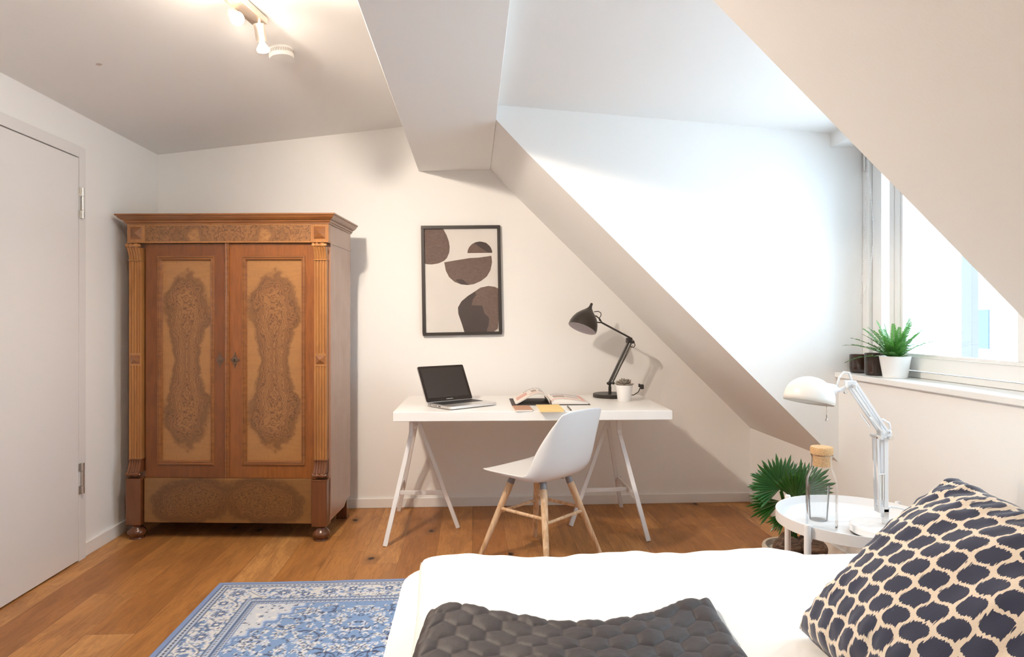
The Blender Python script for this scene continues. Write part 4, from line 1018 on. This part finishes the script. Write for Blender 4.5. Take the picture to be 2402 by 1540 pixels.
hp = [(.080 * math.sin(t), -.072 * math.cos(t)) for t in [i / 14 * PI / 2 for i in range(15)]] + [(.080, .014), (.0785, .014)]
obj('lamp_shade', MB().lathe(hp, tuple(shc), 48, tuple(dn), caps=False), mat('glossy_white_shade', (.82, .80, .76), .28), wl, smooth='auto', solid=.0015)
obj('bulb', MB().sphere(tuple(shc + dn * -.018), .022, 14, 10), mat('unlit_bulb_glass', (.85, .83, .8), .3), wl, smooth=True)
a_ = shc - dn * .030 + Vector((.055, 0, 0)); b_ = Vector((sx - .160, .012, .488))
obj('lamp_socket', MB().cyl(tuple(a_), tuple(a_ * .35 + b_ * .65), .021, .018, 24).cyl(tuple(a_ * .35 + b_ * .65), tuple(b_), .010, .008, 16), M_WHITE, wl, smooth='auto')
obj('pull_switch', MB().tube([tuple(shc + Vector((.055, -.01, -.01))), tuple(shc + Vector((.055, -.01, -.070)))], .0014, 8).sphere(tuple(shc + Vector((.055, -.01, -.073))), .0045, 12, 8), M_CHROME, wl, smooth=True)
obj('cable', MB().tube([(sx - .165, .018, .492), (sx - .156, .018, .53), (sx - .140, .018, .548), (sx - .122, .018, .546), (sx - .112, .018, .520)], .0035, 8), M_WHITE, wl, smooth=True)
obj('cable', MB().tube([(sx - .008, .02, .352), (sx - .012, .02, .378), (sx - .002, .02, .386), (sx + .022, .02, .372), (sx + .026, .02, .355), (sx + .018, .02, .342)], .0035, 8), M_WHITE, wl, smooth=True)
obj('cable', MB().tube([(sx + .012, .02, .10), (sx + .016, .022, .080), (sx + .035, .03, .082), (sx + .075, .03, .075), (sx + .12, .03, .040), (sx + .16, .03, .004)], .0035, 8), M_WHITE, wl, smooth=True)

# ------------------------------------------------------------------ window sill things
def jar(name, label, loc, r_, h_):
    t = thing(name, label, 'glass', loc, 0)
    obj('glass_body', MB().lathe([(0, .004), (r_ * .80, .0), (r_ * .93, .006), (r_, .02), (r_, h_), (r_ - .003, h_), (r_ - .003, .02), (r_ * .85, .010), (0, .010)], seg=40, caps=False), M_AMBER, t, smooth='auto')
    return t
jar('glass_jar', 'shorter dark brown glass jar nearest the wall on the window sill', (1.935, 3.200, .955), .045, .092)
jar('glass_jar', 'taller dark brown glass jar between the other jar and the fern pot', (1.925, 3.060, .955), .044, .106)
fe = thing('potted_fern', 'bright green sword fern in a white pot on the window sill', 'plant', (1.932, 2.915, .955))
obj('pot', MB().lathe([(.047, 0), (.050, .003), (.065, .096), (.066, .100), (.062, .100), (.059, .088), (0, .086)], seg=48), M_CER, fe, smooth='auto')
obj('soil', MB().lathe([(0, .088), (.060, .088)], seg=24), M_SOIL, fe)
def frond(az, el, L, bend, seed, wmax=.026):
    rr_ = np.random.RandomState(seed); m = MB(); m.m = 0; pts = []; d0 = Vector((math.cos(az) * math.cos(el), math.sin(az) * math.cos(el), math.sin(el)))
    p = Vector((math.cos(az) * .012, math.sin(az) * .012, .088)); d = d0.copy(); nseg = 26
    for i in range(nseg + 1):
        pts.append(p.copy()); p = p + d * (L / nseg); d = (d + Vector((0, 0, -bend / nseg))).normalized()
    m.m = 1; m.tube([tuple(q) for q in pts], [.0016 * (1 - .7 * i / nseg) for i in range(nseg + 1)], 5); m.m = 0
    k_ = 30
    for i in range(2, k_):
        t = i / k_; f = t * nseg; j = min(int(f), nseg - 1); q = pts[j].lerp(pts[j + 1], f - j); dd = (pts[j + 1] - pts[j]).normalized()
        side = dd.cross(Vector((0, 0, 1))); side = side.normalized() if side.length > .1 else Vector((1, 0, 0)); up = side.cross(dd)
        wl_ = wmax * min(1, t * 3.5) * (1 - t) ** .45 + .002; hw_ = L / k_ * .60
        for sgn in (-1, 1):
            o1 = (side * sgn * .97 + dd * .25 + up * rr_.uniform(-.1, .3)).normalized(); e = q + o1 * wl_
            pa = [q - dd * hw_ * .5, q + o1 * wl_ * .45 - dd * hw_ * .9 + up * .0006, e + dd * hw_ * .2, q + o1 * wl_ * .45 + dd * hw_ * .9 + up * .0006, q + dd * hw_ * .5]
            m.add([tuple(a) for a in pa], [(0, 1, 2, 3, 4)])
    return m
A2 = math.radians
fronds = [(A2(172), A2(34), .235, .75), (A2(120), A2(12), .235, .75), (A2(135), A2(62), .18, .5), (A2(160), A2(55), .17, .7), (A2(150), A2(80), .17, .25), (A2(95), A2(70), .15, .4), (A2(-60), A2(60), .17, .5), (A2(-85), A2(52), .19, .55),
          (A2(-100), A2(35), .19, .5), (A2(-110), A2(45), .15, .5), (A2(-150), A2(60), .14, .6), (A2(-75), A2(72), .20, .2), (A2(-130), A2(25), .12, .3), (A2(200), A2(45), .13, .8), (A2(225), A2(50), .12, .7), (A2(250), A2(70), .16, .3),
          (A2(180), A2(68), .15, .4), (A2(210), A2(30), .10, .5), (A2(100), A2(30), .16, .5), (A2(140), A2(30), .18, .4), (A2(270), A2(20), .08, .2), (A2(115), A2(50), .20, .35), (A2(-95), A2(60), .21, .35), (A2(-70), A2(40), .20, .6), (A2(-105), A2(58), .17, .6), (A2(130), A2(72), .19, .3), (A2(160), A2(42), .20, .6), (A2(190), A2(60), .17, .6), (A2(-140), A2(48), .15, .7), (A2(230), A2(75), .17, .3)]
for i, (az, el, L_, bn) in enumerate(fronds):
    obj('frond', frond(az, el, L_, bn, i), [M_FERN, M_FERNST], fe)

# ------------------------------------------------------------------ fan palm behind the table
pm = thing('potted_fan_palm', 'fan palm with pleated leaves in a pale stone pot behind the tray table', 'plant', (1.50, 3.0, 0))
obj('pot', MB().lathe([(0, 0), (.085, 0), (.105, .01), (.135, .10), (.142, .155), (.138, .165), (.126, .165), (.120, .14), (0, .13)], seg=48, caps=False), M_CONC, pm, smooth='auto')
for (hx, hy, hz, hr, ax_) in ((-.055, -.045, .175, .062, .3), (.055, -.055, .172, .060, -.4), (.0, .05, .17, .055, 1.2), (.085, .03, .165, .05, 2.0)):
    hk = obj('husk_ball', MB().sphere((0, 0, 0), hr, 28, 18, (1.15, .9, .82)), M_HUSK, pm, loc=(hx, hy, hz), rot=(0, 0, ax_), smooth=True)
def fan(hub, up, nrm_, R_, spread, nseg, droop, m_id, mt):
    m = MB(); up = Vector(up).normalized(); nn_ = Vector(nrm_); nn_ = (nn_ - up * nn_.dot(up)).normalized(); sd_ = up.cross(nn_)
    H_ = Vector(hub)
    m.m = 0
    for i in range(nseg):
        a0 = A2(-spread / 2 + spread * i / nseg); a1 = A2(-spread / 2 + spread * (i + 1) / nseg); am = (a0 + a1) / 2
        rl = R_ * (.92 + .08 * math.cos(i * 2.1)) * (1 - .12 * abs(am / A2(spread / 2)) ** 2)
        def D(a, r_, lift): return H_ + (up * math.cos(a) + sd_ * math.sin(a)) * r_ + nn_ * lift - Vector((0, 0, droop * (r_ / R_) ** 2 * R_))
        r1 = rl * .70
        v0 = D(am, .004, 0)
        va_, vb_, vc_ = D(a0, r1, -.0035), D(am, r1 * 1.02, .004), D(a1, r1, -.0035)
        tip = D(am, rl, -.004); tm = D(a0 + (am - a0) * .30, rl * .84, -.002); tn = D(a1 + (am - a1) * .30, rl * .84, -.002); mc = D(am, rl * .82, .003)
        m.add([tuple(q) for q in (v0, va_, vb_, vc_, tm, mc, tn, tip)], [(0, 1, 2), (0, 2, 3), (1, 4, 5, 2), (2, 5, 6, 3), (4, 7, 5), (5, 7, 6)])
    # stem from the pot
    b = Vector((hub[0] * .15, hub[1] * .15, .15)); mid = b.lerp(H_, .5) + Vector((0, 0, .03))
    m.m = 1; m.tube([tuple(b), tuple(mid), tuple(H_)], .0038, 6)
    return obj('fan_leaf', m, [mt, M_PALM], pm)
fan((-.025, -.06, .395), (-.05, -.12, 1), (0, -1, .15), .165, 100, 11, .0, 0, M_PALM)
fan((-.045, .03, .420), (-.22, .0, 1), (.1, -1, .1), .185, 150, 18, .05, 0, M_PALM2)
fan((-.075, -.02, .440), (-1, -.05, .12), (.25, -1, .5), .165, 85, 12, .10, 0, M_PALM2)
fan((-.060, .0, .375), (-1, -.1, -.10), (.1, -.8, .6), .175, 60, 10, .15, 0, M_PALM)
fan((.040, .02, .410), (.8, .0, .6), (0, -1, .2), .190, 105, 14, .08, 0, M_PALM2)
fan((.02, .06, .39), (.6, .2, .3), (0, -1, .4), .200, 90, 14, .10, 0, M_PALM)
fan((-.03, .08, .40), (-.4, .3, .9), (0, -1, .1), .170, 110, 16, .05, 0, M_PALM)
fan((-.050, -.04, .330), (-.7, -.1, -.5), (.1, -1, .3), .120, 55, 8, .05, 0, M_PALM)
